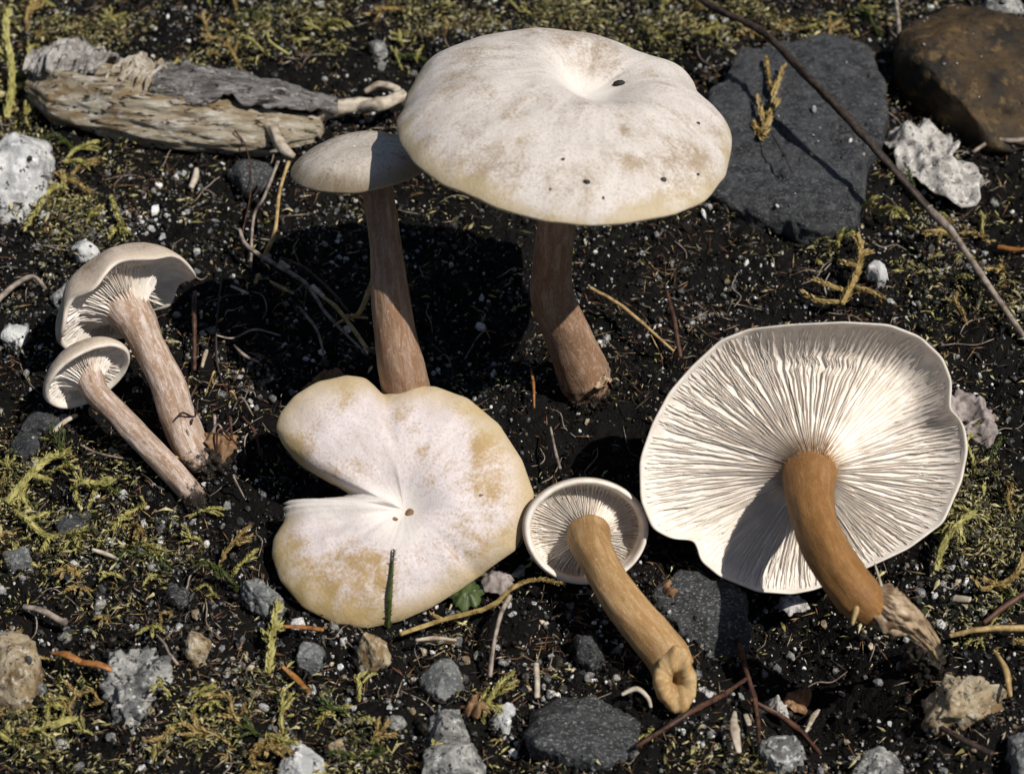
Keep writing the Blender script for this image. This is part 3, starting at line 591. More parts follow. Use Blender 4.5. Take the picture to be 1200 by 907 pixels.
for lab, pts, rr in (('thick pale bent root joining the end of the log', [(300, 142, .6), (318, 152, .75), (330, 172, .7), (344, 184, .6)], [.08, .12, .13, .07]),
                     ('whitish root piece touching the rim of the largest cap', [(420, 125, .5), (445, 122, .7), (475, 112, .7)], [.13, .16, .14]),
                     ('cream knotted root piece at the tail of the log', [(372, 140, .3), (390, 128, .5), (420, 122, .55), (440, 120, .5)], [.10, .20, .16, .08]),
                     ('thin pale hooked root above the root pieces', [(428, 108, .4), (445, 100, .55), (465, 106, .6), (470, 118, .5)], [.06, .09, .10, .06])):
    V, F, pol = tube([at(*p) for p in pts], rr, 14, 40, .35, 2.5, len(lab)); tag(obj('root_piece', V, F, PALEWD), lab, 'root')

# ------------------------------------------------------------------ sticks, needles, straws
def stick(name, label, cat, pts, wpx, mat, group=None, bump=.3, seg=8, n=44, flat=1.0):
    P = [gnd(a, b)+[0, 0, z] if z < .9 else at(a, b, z) for a, b, z in pts]; R = [q/2*.0183*.82 for q in wpx]
    V, F, pol = tube(P, R, seg, n, bump, 3.0, int(abs(pts[0][0]))+3, flat); return tag(obj(name, V, F, mat, attrs={'polar': pol}), label, cat, group)
tw = thing('twig', 'long thin twig arching over the slate slab, dark then bleached pale', 'twig', gnd(1080, 245))
V, F, pol = tube([at(790, -20, 1.6), at(835, 8, 1.9), at(890, 36, 2.1), at(935, 78, 2.2), at(985, 130, 2.1), at(1035, 185, 1.8), at(1086, 243, 1.2)], [.06, .08, .09, .085, .085, .09, .085], 10, 120, .35, 3, 5); obj('dark_stretch', V, F, TWIGD, tw)
V, F, pol = tube([at(1084, 241, 1.2), at(1110, 265, 1.0), at(1135, 300, .8), at(1165, 345, .6), at(1205, 402, .3)], [.082, .075, .07, .068, .06], 10, 60, .3, 3, 6); obj('pale_stretch', V, F, TWIGP, tw)
stick('twig', 'dark thin twig beside the moss on the slate slab', 'twig', [(905, 158, 1.1), (918, 180, 1.1), (928, 202, 1.0)], [3, 3, 2], TWIGD)
stick('twig', 'bleached forked stick behind the crumpled leaf', 'twig', [(1138, 190, .3), (1160, 180, .4), (1185, 180, .4), (1215, 176, .4)], [5, 7, 7, 6], TWIGP)
stick('twig', 'thin upright pale stick by the brown mottled stone', 'twig', [(1044, -5, .5), (1048, 30, .6), (1053, 70, .4)], [5, 6, 8], TWIGP)
stick('twig', 'short orange stick near the bleached twig', 'twig', [(1168, 298, .2), (1215, 304, .2)], [8, 9], NEEDLE)
stick('straw', 'pale straw at the slim stem, pointed at both ends', 'straw', [(441, 312, 1.9), (432, 342, 1.5), (420, 368, .9), (404, 385, .4)], [3, 8, 7, 2], STRAW)
stick('straw', 'tall yellow straw standing in the cap shadow', 'straw', [(338, 190, 1.0), (328, 225, 1.0), (322, 270, .9), (308, 314, .2)], [6, 5, 6, 6], STRAW)
stick('straw', 'dull straw leaning beside the tall yellow straw', 'straw', [(326, 190, 1.0), (310, 230, .95), (299, 275, .5), (294, 318, .1)], [6, 5, 5, 4], TWIGP)
stick('straw', 'short broken yellow straw end by the root bundle', 'straw', [(304, 330, .2), (300, 340, .2)], [6, 5], STRAW)
stick('root', 'long tangled tan root running towards the split cap', 'root', [(283, 292, .6), (292, 312, .6), (325, 330, .5), (360, 352, .5), (385, 385, .4), (432, 432, .4)], [5, 7, 6, 6, 5, 3], TWIGP)
stick('root', 'yellow root end lying in the shadow by the slim stem', 'root', [(368, 366, .7), (392, 386, .75), (412, 408, .7), (432, 433, .6)], [3, 6, 6, 5], STRAW)
stick('root', 'dark root alongside the tangled tan root', 'root', [(330, 318, .4), (360, 335, .5), (390, 362, .5), (410, 385, .5)], [4, 5, 5, 3], REDTW)
stick('straw', 'white straw flake on the tangled root', 'straw', [(331, 338, .8), (341, 345, .8)], [8, 7], PALEWD, flat=.4)
stick('straw', 'cream straw flake below the white flake', 'straw', [(368, 368, .85), (382, 380, .85)], [8, 7], PALEWD, flat=.4)
stick('twig', 'dark hair thin root hanging from the oval stone', 'root', [(278, 184, .8), (292, 205, .8), (296, 240, .5), (284, 290, .3)], [3, 2, 2, 2], REDTW)
stick('twig', 'reddish stick standing beside the taller lying stem', 'twig', [(229, 342, .9), (231, 385, .7), (229, 442, .2)], [5, 7, 6], REDTW)
stick('root', 'hair thin root between the reddish stick and the shadow', 'root', [(268, 325, .6), (258, 375, .5), (255, 430, .2), (268, 470, .1)], [2, 3, 3, 2], TWIGD)
stick('straw', 'yellow straw slanting beside the large brown stem', 'straw', [(690, 360, .6), (730, 384, .6), (788, 431, .5)], [5, 6, 4], STRAW)
stick('twig', 'short pinkish stick above the big gilled cap', 'twig', [(780, 373, .8), (788, 400, .7), (796, 434, .4)], [5, 7, 7], REDTW)
stick('straw', 'fine straw beside the slanting yellow straw', 'straw', [(762, 408, .4), (776, 432, .3)], [2, 2], STRAW)
stick('straw', 'thin white grass stalk rising to the small mushroom', 'straw', [(645, 520, .5), (650, 550, .6), (656, 572, .6)], [3, 4, 5], TWIGP)
stick('needle', 'long orange needle on the crusty stone', 'needle', [(64, 784, .5), (82, 788, .55), (98, 794, .5)], [4, 11, 9], NEEDLE, flat=.5, bump=.16)
stick('needle', 'blunt orange needle end following the long one', 'needle', [(99, 795, .5), (120, 800, .55), (140, 806, .5)], [9, 11, 8], NEEDLE, flat=.5, bump=.16)
stick('needle', 'small orange needle among grey pebbles', 'needle', [(332, 792, .3), (348, 806, .3), (364, 820, .2)], [5, 9, 6], NEEDLE, flat=.5, bump=.16)
stick('needle', 'tan needle lying level below the split cap', 'needle', [(333, 749, .4), (355, 750, .4), (380, 751, .35)], [5, 7, 6], NEEDLE, flat=.6, bump=.16)
stick('needle', 'pink orange needle in the shade near the big brown stem', 'needle', [(622, 452, .5), (625, 470, .5), (626, 490, .3)], [3, 5, 3], NEEDLE)
stick('straw', 'brown bark strip near the moss branch', 'twig', [(62, 520, .3), (78, 508, .35), (92, 498, .3)], [7, 8, 7], PALEWD, flat=.6)
stick('root', 'thin bowed root under the shorter lying mushroom', 'root', [(98, 534, .3), (115, 544, .35), (135, 547, .3), (156, 546, .2)], [3, 4, 4, 3], TWIGP)
stick('straw', 'pale splinter beside the grey stone bar', 'straw', [(110, 655, .3), (125, 660, .3), (140, 665, .25)], [5, 6, 4], PALEWD)
stick('twig', 'grey weathered stick beside the tall whitish pebble', 'twig', [(30, 722, .3), (55, 732, .4), (80, 742, .3)], [7, 8, 10], TWIGP)
stick('twig', 'crooked little twig below the creamy lumpy stone', 'twig', [(185, 755, .3), (195, 768, .35), (200, 778, .35), (210, 790, .3)], [2, 4, 3, 4], TWIGP)
stick('straw', 'pale level straw on the ochre moss strand', 'straw', [(488, 769, .5), (510, 767, .5), (535, 767, .45)], [5, 6, 4], PALEWD)
stick('twig', 'knotted twig standing between grey stones', 'twig', [(597, 722, .6), (588, 745, .7), (580, 770, .6), (574, 804, .3)], [8, 6, 5, 6], TWIGP, bump=.4)
stick('twig', 'upright stub of wood beside the white pebble', 'twig', [(628, 800, .6), (629, 815, .5), (629, 828, .3)], [6, 7, 7], PALEWD)
stick('twig', 'red brown twig crossing the hollow edge', 'twig', [(857, 752, .5), (866, 785, .6), (874, 815, .6), (884, 850, .5), (890, 895, .3)], [5, 7, 6, 6, 4], REDTW, bump=.6)
stick('twig', 'dark twig running down left from the crossing', 'twig', [(872, 818, .6), (840, 836, .5), (800, 858, .5), (745, 890, .4)], [5, 7, 8, 6], REDTW, bump=.6)
stick('twig', 'dark twig running down right from the crossing', 'twig', [(878, 838, .5), (910, 855, .5), (935, 870, .4), (960, 895, .3)], [5, 6, 7, 5], REDTW, bump=.6)
stick('splinter', 'white wood splinter under the crossing twigs', 'splinter', [(859, 852, .5), (858, 875, .55), (864, 900, .5)], [4, 14, 7], PALEWD, flat=.3)
stick('splinter', 'small white wood chip by the crossing twigs', 'splinter', [(872, 856, .5), (876, 868, .5)], [7, 6], PALEWD, flat=.4)
stick('splinter', 'pale flake at the rim of the dark hollow', 'splinter', [(943, 868, .3), (952, 852, .35), (958, 842, .3)], [4, 9, 4], PALEWD, flat=.4)
stick('straw', 'long cream straw lying beside the hollow', 'straw', [(1110, 760, .4), (1150, 754, .45), (1215, 751, .4)], [6, 9, 9], STRAW)
stick('twig', 'brown stick slanting above the long cream straw', 'twig', [(1150, 745, .4), (1180, 725, .5), (1215, 705, .5)], [6, 9, 9], REDTW)
stick('straw', 'pointed straw leaning on the knobbly tan stone', 'straw', [(1160, 785, .6), (1172, 810, .7), (1180, 835, .5)], [4, 9, 6], STRAW)
stick('twig', 'dark stick in the hollow', 'twig', [(1085, 850, .2), (1120, 875, .3), (1160, 895, .3)], [6, 7, 7], TWIGD)
stick('root', 'curved cream root hook at the torn stem end', 'root', [(728, 829, .4), (745, 824, .45), (758, 832, .4), (762, 842, .35)], [4, 7, 6, 4], PALEWD)
stick('root', 'pale bent root left of the buff cap', 'root', [(-5, 368, .3), (20, 350, .4), (42, 342, .45), (56, 352, .35)], [9, 8, 7, 6], TWIGP)
stick('straw', 'small cream stalk near the reddish stick', 'straw', [(238, 442, .3), (242, 432, .4), (244, 424, .35)], [5, 6, 4], PALEWD)
stick('straw', 'pale stub of stalk beside the log', 'straw', [(225, 232, .3), (230, 222, .35), (231, 210, .3)], [9, 10, 8], PALEWD)
stick('straw', 'upright green grass stem in the moss bank', 'straw', [(315, 52, .4), (318, 68, .5), (340, 80, .4)], [3, 5, 4], MOSSG)
stick('splinter', 'cream bark flake on the soil right of the big gilled cap', 'splinter', [(1116, 712, .3), (1134, 716, .35)], [11, 10], PALEWD, flat=.5)
stick('root', 'looped dark root around the taller lying stem', 'root', [(205, 492, 1.15), (214, 484, 1.25), (228, 488, 1.0), (236, 500, .8)], [2, 3, 3, 2], TWIGD)
stick('root', 'dark root across the base of the slim stem', 'root', [(430, 408, 2.6), (455, 414, 2.9), (485, 424, 2.5), (505, 428, 1.6)], [2, 3, 3, 2], TWIGD)
for lab, pts, h in (('clump of black soil at the foot of the taller lying stem', [(226, 540), (236, 524), (255, 522), (268, 538), (258, 556), (238, 556)], .45), ('clump of black soil at the foot of the shorter lying stem', [(212, 588), (222, 576), (240, 578), (250, 592), (236, 602), (220, 600)], .35), ('clump of black soil at the foot of the large brown stem', [(664, 470), (676, 452), (705, 452), (720, 466), (700, 480), (676, 480)], .4), ('clump of black soil below the papery stem base', [(1060, 775), (1072, 755), (1100, 756), (1115, 772), (1098, 788), (1074, 788)], .5)):
    rock('soil_clump', lab, 'soil', pts, h, CLOD, .8, .28, len(lab)+int(pts[0][0]), rs=2.2)
for lab, pts, wds, mt in (('bright straw bit below the tall yellow straw', [(318, 345, .4), (330, 352, .4), (345, 356, .3)], [3, 5, 3], STRAW), ('crossed pale stalk under the tangled root', [(352, 372, .3), (372, 400, .35), (380, 425, .3)], [4, 5, 3], TWIGP), ('forked tan stalk beside the slim stem foot', [(392, 402, .5), (410, 396, .6), (432, 392, .5)], [3, 5, 3], STRAW), ('short cream needle right of the reddish stick', [(272, 347, .3), (292, 356, .3)], [4, 4], PALEWD), ('thin tan root curling behind the taller lying stem', [(255, 405, .3), (275, 412, .4), (300, 402, .4), (330, 405, .3)], [2, 3, 3, 2], TWIGP), ('brown needle between the split cap and the lying pair', [(285, 500, .3), (300, 520, .35), (306, 545, .3)], [3, 5, 3], REDTW), ('pale root hook beside the split cap edge', [(276, 420, .4), (288, 436, .5), (305, 440, .4)], [3, 5, 4], TWIGP)):
    stick('stalk', lab, 'stalk', pts, wds, mt)
# rootlets at the foot of the lying pair
rt = random.Random(5)
for k in range(16):
    x, y = rt.uniform(212, 282), rt.uniform(455, 585); a = rt.uniform(0, 6.28); L = rt.uniform(14, 34); b = rt.uniform(-1, 1)
    stick('rootlet', 'fine tan rootlet tangled at the foot of the lying pair', 'root', [(x, y, .25), (x+L*.5*math.cos(a), y+L*.5*math.sin(a), .55+.3*rt.random()), (x+L*math.cos(a+b), y+L*math.sin(a+b), .2)], [2, rt.uniform(3, 5), 2], rt.choice([STRAW, TWIGP, TWIGP, REDTW]), 'rootlets at the foot of the lying pair', n=14, seg=6)

# ------------------------------------------------------------------ leaves and crumpled bits
def leaf(name, label, cat, pts, mat, lift=.3, crump=.2, seed=0, thick=.02, fr=1.2, n=26, group=None):
    p0 = np.mean(np.array(pts, float), axis=0); g = gnd(*p0); c = at(p0[0], p0[1], g[2]+lift)
    q = np.array([at(a, b, g[2]+lift)-c for a, b in pts]); aa = np.arctan2(q[:, 1], q[:, 0]) % (2*math.pi); o = np.argsort(aa)
    th = np.linspace(0, 2*math.pi, 64, endpoint=False); R = np.interp(th, aa[o], np.hypot(q[:, 0], q[:, 1])[o], period=2*math.pi)
    R = R*(1+.22*fbm(np.stack([np.cos(th)*4, np.sin(th)*4, th*0+seed], -1), seed, 3)); V = []
    for lay in (0, 1):
        for t in np.linspace(.02, 1, n):
            x, y = t*R*np.cos(th), t*R*np.sin(th); p = np.stack([x, y, x*0], -1)
            z = crump*1.1*fbm(p*fr*1.3+seed*3.3, seed, 4, .62)+crump*.9*(.6-np.abs(vn(p*fr*2.2+seed*9, seed+4)))-lift*.5*t**3-lay*thick
            V.append(np.stack([x, y, z], -1))
    V = np.array(V).reshape(-1, 3)+c; k = n*64; f = grid_faces(n, 64).tolist()
    F = [tuple(x) for x in f]+[tuple(i+k for i in x[::-1]) for x in f]+[((n-1)*64+i, (n-1)*64+(i+1) % 64, (n-1)*64+(i+1) % 64+k, (n-1)*64+i+k) for i in range(64)]
    return tag(obj(name, V, F, mat), label, cat, group)
leaf('dry_leaf', 'crumpled pale dry leaf beside the slate slab', 'leaf', [(1034, 148), (1060, 142), (1095, 148), (1125, 180), (1150, 215), (1130, 232), (1095, 215), (1060, 200), (1048, 170)], DRYLEAF, .5, .26, 2, fr=1.2)
leaf('dead_leaf', 'mauve grey wrinkled leaf scrap at the right rim of the gilled cap', 'leaf', [(1120, 455), (1140, 458), (1160, 480), (1168, 500), (1160, 522), (1140, 515), (1128, 500), (1118, 480)], MAUVE, .3, .2, 4)
leaf('dead_leaf', 'brown curled leaf scrap at the granite stones', 'leaf', [(535, 820), (555, 802), (575, 800), (585, 815), (570, 830), (545, 828)], BROWNLF, .4, .25, 6)
leaf('green_leaf', 'small green leaf tucked under the split cap', 'leaf', [(530, 700), (540, 680), (555, 678), (565, 690), (555, 705), (538, 708)], GREENLF, .28, .06, 8)
leaf('dead_leaf', 'pale purplish leaf scrap beside the green leaf', 'leaf', [(570, 685), (580, 662), (595, 660), (600, 675), (590, 690)], MAUVE, .4, .15, 9)
leaf('dead_leaf', 'brown leaf at the foot of the slim stem', 'leaf', [(355, 450), (370, 435), (400, 432), (410, 445), (385, 455)], BROWNLF, .5, .2, 10)
leaf('dead_leaf', 'dark red brown leaf scrap at the hollow', 'leaf', [(920, 830), (932, 805), (948, 795), (945, 815), (935, 830)], BROWNLF, .4, .2, 12)
leaf('dead_leaf', 'cream twisted scrap near the crossing twigs', 'leaf', [(892, 825), (910, 820), (922, 826), (925, 840), (908, 832)], DRYLEAF, .35, .2, 13)
leaf('dead_leaf', 'russet leaf scrap under the small mushroom stem', 'leaf', [(775, 690), (790, 680), (808, 682), (800, 696), (785, 700)], BROWNLF, .4, .2, 14)
leaf('dead_leaf', 'cream chip at the lower edge of the big gilled cap', 'leaf', [(910, 705), (915, 698), (940, 696), (950, 700), (935, 712), (920, 714)], DRYLEAF, .35, .15, 15)
leaf('dead_leaf', 'brown mossy clod at the foot of the taller lying stem', 'leaf', [(240, 525), (250, 508), (270, 505), (280, 518), (268, 535), (250, 538)], BROWNLF, .3, .3, 16)
leaf('dead_leaf', 'yellow brown crust at the foot of the large brown stem', 'leaf', [(688, 452), (694, 432), (706, 425), (716, 440), (712, 458), (698, 465)], SHEATH, .4, .35, 17)

# ------------------------------------------------------------------ moss
def leaves_along(P, n, L, Wd, spread, seed, lift=.6):
    r = np.random.default_rng(seed); path = spline(P, 60); T = unit3(np.gradient(path, axis=0)); V = []; F = []
    for k in range(n):
        i = int((k+.5)/n*59); t = T[i]; a = r.uniform(0, 6.28); ax = unit(np.cross(t, [.1, .2, 1])); bx = np.cross(t, ax)
        rad = ax*math.cos(a)+bx*math.sin(a); d = unit(t*lift+rad*spread); s = unit(np.cross(d, rad)+1e-6); l = L*r.uniform(.7, 1.2); c = path[i]; nn = np.cross(s, d)
        b = len(V); V += [c, c+d*l*.45+s*Wd*.5+nn*Wd*.2, c+d*l, c+d*l*.45-s*Wd*.5+nn*Wd*.2]; F += [(b, b+1, b+2), (b, b+2, b+3)]
    return np.array(V), F
def sprig_mesh(P, w0, nl, L, Wd, seed, branches=(), spread=.7, lift=1.0):
    VV = []; FF = []; c = 0
    def add(v, f):
        nonlocal c
        VV.append(v); FF.extend([tuple(i+c for i in q) for q in f]); c += len(v)
    for path, k in [(P, 1.0)]+[(b, .8) for b in branches]:
        v, f, _ = tube(path, [w0*k, w0*k*1.1, w0*k*.35], 6, 12, .2, 3, seed); add(v, f)
        ln = np.linalg.norm(np.diff(np.array(path), axis=0), axis=1).sum(); n_ = max(6, int(nl*ln))
        v, f = leaves_along(path, n_, L*k, Wd*k, spread, seed+len(VV), lift); add(v, f)
    return np.vstack(VV), FF
def sprig(label, pts, mat, w0=.05, nl=42, L=.16, Wd=.07, br=(), spread=.7, group=None, name='moss_sprig', lift=1.0, seed=1):
    cv = lambda q: [gnd(a, b)+[0, 0, z] if z < .9 else at(a, b, z) for a, b, z in q]
    P = cv(pts); V, F = sprig_mesh(P, w0, nl, L, Wd, seed, [cv(b) for b in br], spread, lift)
    return tag(obj(name, V, F, mat, smooth=False), label, 'moss', group)
# dark stalk growing up in front of the split cap: its foot is in the soil before the cap
f0 = gnd(455, 738); f1 = on_cap(rC, 462, 645)[0]+NC*.12; fm = on_cap(rC, 457, 700)[0]+NC*.09
V, F = sprig_mesh([f0+[0, 0, .1], fm, f1], .045, 60, .10, .04, 5, spread=1.0, lift=.5); tag(obj('moss_stalk', V, F, MOSSD, smooth=False), 'dark green moss stalk lying on the split cap', 'moss')
sprig('long yellow moss branch by the slate chip', [(10, 600, .3), (40, 575, .5), (60, 557, .5), (82, 550, .5)], MOSSG, .07, 60, .2, .09, [[(40, 575, .5), (60, 578, .4)], [(25, 590, .4), (35, 605, .3)]], seed=2)
sprig('yellow moss branch curling under the slate chip', [(20, 610, .3), (35, 625, .4), (60, 640, .3), (105, 632, .3)], MOSSG, .05, 55, .18, .08, [[(35, 622, .35), (55, 618, .4)], [(60, 640, .3), (50, 655, .2)]], seed=3)
sprig('yellow moss branch pointing at the shorter lying stem', [(85, 585, .3), (100, 580, .4), (115, 582, .4), (130, 580, .4)], MOSSG, .05, 55, .18, .08, [[(90, 585, .3), (94, 600, .3)]], seed=4)
sprig('feathery yellow moss branch right of the gilled cap', [(1095, 680, .3), (1100, 660, .5), (1115, 640, .6), (1135, 625, .6)], MOSSG, .06, 50, .2, .09, [[(1135, 625, .6), (1118, 618, .6), (1102, 622, .5)], [(1120, 634, .6), (1108, 636, .5), (1100, 640, .4)], [(1120, 636, .6), (1124, 650, .4)]], seed=5)
sprig('golden moss branch beside the ball shaped pebble', [(985, 372, .4), (1000, 345, .6), (1005, 320, .7), (1000, 300, .6)], MOSSO, .06, 55, .2, .09, [[(990, 362, .5), (965, 352, .5), (955, 345, .4)], [(985, 370, .4), (960, 368, .4), (942, 356, .3)], [(1002, 335, .6), (985, 328, .5)], [(1003, 325, .7), (1016, 318, .6)], [(995, 355, .5), (1020, 362, .5), (1032, 366, .4)]], seed=6)
sprig('ochre moss tuft lying on the slate slab', [(880, 175, .85), (892, 158, .9), (900, 142, .9), (906, 132, .85)], MOSSO, .05, 60, .2, .09, [[(892, 158, .9), (908, 150, .85)], [(896, 150, .9), (884, 146, .85)], [(885, 168, .85), (905, 166, .85)]], seed=7)
sprig('green gold moss bit at the upper slate edge', [(895, 100, .85), (905, 106, .9), (915, 112, .85)], MOSSO, .05, 60, .15, .08, seed=8)
sprig('long ochre moss strand trailing towards the small mushroom', [(470, 762, .5), (520, 745, .5), (575, 730, .5), (600, 712, .6), (630, 702, .6), (662, 704, .5)], MOSSO, .045, 60, .10, .06, [[(520, 745, .5), (505, 738, .5)]], seed=9)
sprig('yellow moss stalk standing beside the tan needle', [(316, 796, .2), (318, 775, .4), (322, 752, .5), (328, 730, .5)], MOSSG, .035, 60, .2, .1, [[(319, 770, .4), (310, 758, .4)], [(321, 758, .5), (334, 748, .4)]], 1.0, seed=10)
sprig('moss branch arching at the long cream straw', [(1150, 690, .3), (1170, 700, .4), (1188, 690, .5), (1196, 668, .4)], MOSSO, .05, 50, .17, .08, [[(1165, 698, .4), (1150, 702, .3), (1136, 688, .3)]], seed=11)
sprig('thin moss hook above the feathery branch', [(1175, 578, .3), (1183, 585, .4), (1178, 598, .4), (1182, 612, .3)], MOSSO, .04, 50, .14, .07, seed=12)
sprig('moss tuft beside the blotched white stone', [(10, 150, .3), (18, 110, .6), (12, 70, .8), (14, 40, .7)], MOSSG, .07, 55, .22, .1, [[(18, 110, .6), (34, 100, .5), (38, 75, .5)], [(16, 95, .7), (2, 80, .6)], [(18, 120, .5), (35, 118, .5)]], seed=13)
sprig('moss sprig along the lower edge of the blotched stone', [(78, 225, .2), (60, 235, .3), (45, 258, .3), (30, 275, .2)], MOSSG, .05, 50, .16, .08, seed=14)
sprig('straw coloured moss sprig beside the blotched stone', [(78, 198, .2), (95, 200, .3), (106, 206, .3)], MOSSG, .05, 50, .16, .08, seed=15)
sprig('straw coloured moss sprig below the other near the stone', [(75, 218, .2), (92, 228, .35), (108, 238, .3)], MOSSO, .05, 50, .16, .08, seed=16)
sprig('moss shoot bent over at the buff cap', [(132, 238, .2), (136, 255, .3), (144, 272, .2)], MOSSG, .05, 50, .16, .08, seed=17)
sprig('yellow moss scrap below the crusty stone', [(62, 860, .2), (78, 856, .3), (92, 850, .2)], MOSSG, .07, 55, .15, .09, seed=18)
# loose sprigs: shared shapes
protos = []
for k in range(7):
    r = random.Random(100+k); L = r.uniform(.7, 1.2); b = []
    for j in range(r.choice([1, 2, 3])):
        x = L*r.uniform(.2, .7); s = r.choice([-1, 1]); b.append([np.array((x, 0, .1)), np.array((x+.15, s*.15, .16)), np.array((x+.32, s*.28, .1))])
    P = [np.array((0, 0, -.05)), np.array((L*.35, r.uniform(-.12, .12), .16)), np.array((L*.7, r.uniform(-.15, .15), .22)), np.array((L, r.uniform(-.2, .2), .12))]
    protos.append(sprig_mesh(P, .035, 46, .15, .075, k, b))
def hidden(px, py, pad=6):
    for cx, cy, rx, ry in ((661, 153, 200, 118), (470, 590, 155, 150), (942, 540, 195, 165), (687, 622, 74, 65), (730, 700, 40, 50), (785, 790, 30, 40), (985, 690, 50, 40), (140, 345, 75, 60), (100, 440, 55, 42), (190, 440, 40, 70), (170, 520, 55, 45), (672, 400, 45, 60), (462, 380, 28, 80), (405, 195, 70, 35)):
        if ((px-cx)/(rx+pad))**2+((py-cy)/(ry+pad))**2 < 1: return True
    return False
ANCH = [('the rotten log', 200, 130), ('the blotched white stone', 25, 210), ('the lying pair of mushrooms', 140, 400), ('the slate chip', 85, 615), ('the crusty stone', 155, 800), ('the tan stone with an ochre hollow', 10, 790), ('the bright white stone', 350, 895), ('the split cap', 420, 720), ('the granite stones', 525, 870), ('the wide dark layered stone', 685, 855), ('the small mushroom', 730, 690), ('the dark glittering stone', 820, 715), ('the crossing twigs', 875, 830),
        ('the knobbly tan stone', 1120, 820), ('the feathery moss branch', 1120, 640), ('the mauve leaf scrap', 1150, 490), ('the bleached twig', 1130, 300), ('the crumpled leaf', 1090, 190), ('the brown mottled stone', 1120, 90), ('the slate slab', 930, 170), ('the largest cap', 660, 150), ('the large brown stem', 700, 400), ('the slim stem', 460, 380), ('the grey stone bar', 300, 695), ('the long cream straw', 1160, 752), ('the ball shaped pebble', 1030, 322), ('the dark oval stone', 295, 205), ('the reddish stick', 230, 390), ('the round veined pebble', 518, 795), ('the creamy lumpy stone', 230, 757)]
def near(px, py): return min(ANCH, key=lambda a: (a[1]-px)**2+(a[2]-py)**2)[0]
MZ = [(60, 30, 130, 40, .5), (300, 40, 300, 40, .4), (620, 15, 200, 25, .6), (820, 25, 120, 30, .7), (990, 25, 70, 30, .5), (20, 80, 40, 70, 1), (60, 600, 110, 60, .9), (60, 850, 110, 55, 1), (250, 860, 130, 50, .9), (180, 690, 120, 40, .5), (1140, 620, 60, 70, .7), (1150, 330, 80, 60, .35), (560, 850, 40, 30, .8), (460, 720, 80, 40, .3), (420, 870, 40, 40, .8), (990, 270, 40, 40, .6), (1160, 720, 60, 40, .5), (80, 230, 70, 60, .5), (1080, 300, 80, 50, .3), (860, 890, 60, 30, .4)]
def mossy(px, py):
    return max(a*math.exp(-((px-cx)/rx)**2-((py-cy)/ry)**2) for cx, cy, rx, ry, a in MZ)
pm = [[mesh('moss_sprig', v, f, m_, False) for v, f in protos] for m_ in (MOSSG, MOSSO, MOSSD)]
rs = random.Random(11); n_ = 0
LB = ['yellow green moss sprig', 'ochre moss sprig', 'dark green moss sprig']
while n_ < 210:
    px, py = rs.uniform(-40, 1240), rs.uniform(-30, 940)
    if hidden(px, py) or rs.random() > mossy(px, py): continue
    k = rs.choices([0, 1, 2], [5, 3, 2])[0]; p = gnd(px, py); o = bpy.data.objects.new('moss_sprig', rs.choice(pm[k])); C.objects.link(o)
    o.location = (p+[0, 0, .03])*U; s = rs.uniform(.4, .95); o.scale = (s, s, s*rs.uniform(.8, 1.5)); o.rotation_euler = (rs.uniform(-.5, .5), rs.uniform(-.7, .15), rs.uniform(0, 6.28))
    w_ = near(px, py); tag(o, LB[k]+' on the soil near '+w_, 'moss', LB[k]+'s near '+w_); n_ += 1

# ------------------------------------------------------------------ pebbles, one by one
def ico(sub):
    b = bmesh.new(); bmesh.ops.create_icosphere(b, subdivisions=sub, radius=1); v = np.array([x.co[:] for x in b.verts]); f = np.array([[q.index for q in x.verts] for x in b.faces]); b.free(); return v, f
IV2, IF2 = ico(3); IV1, IF1 = ico(1)
def chip(V, seed, cuts=7, rough=.12):
    r = np.random.default_rng(seed); v = V.copy()
    for _ in range(cuts):
        n = unit(r.normal(size=3)); d = r.uniform(.55, .85); e = np.maximum(v@n-d, 0); v = v-e[:, None]*n
    return v*(1+rough*fbm(v*1.8+seed, seed, 3))[:, None]*r.uniform(.65, 1.1, 3)
PV = [chip(IV2, 200+k) for k in range(9)]
kinds = [('white', QUARTZ, 'small white quartz pebble', 'white quartz pebbles'), ('grey', GREYST, 'small grey pebble', 'grey pebbles'),
         ('granite', GRANITE, 'small black and white speckled pebble', 'speckled pebbles'), ('tan', TANST, 'small tan pebble', 'tan pebbles'), ('dark', DARKST, 'small blackish pebble', 'blackish pebbles')]
PM = [[mesh('pebble', v*.5, IF2, k[1]) for v in PV] for k in kinds]
def pebble(px, py, dpx, k, rnd):
    p = gnd(px, py); o = bpy.data.objects.new('pebble', rnd.choice(PM[k])); C.objects.link(o); d = dpx*.0183
    o.location = (p+[0, 0, d*.18])*U; o.scale = (d, d*rnd.uniform(.7, 1), d*rnd.uniform(.6, .9)); o.rotation_euler = (rnd.uniform(-.5, .5), rnd.uniform(-.5, .5), rnd.uniform(0, 6.28))
    w_ = near(px, py); return tag(o, kinds[k][2]+' near '+w_, 'pebble', kinds[k][3]+' near '+w_)
rp = random.Random(21)
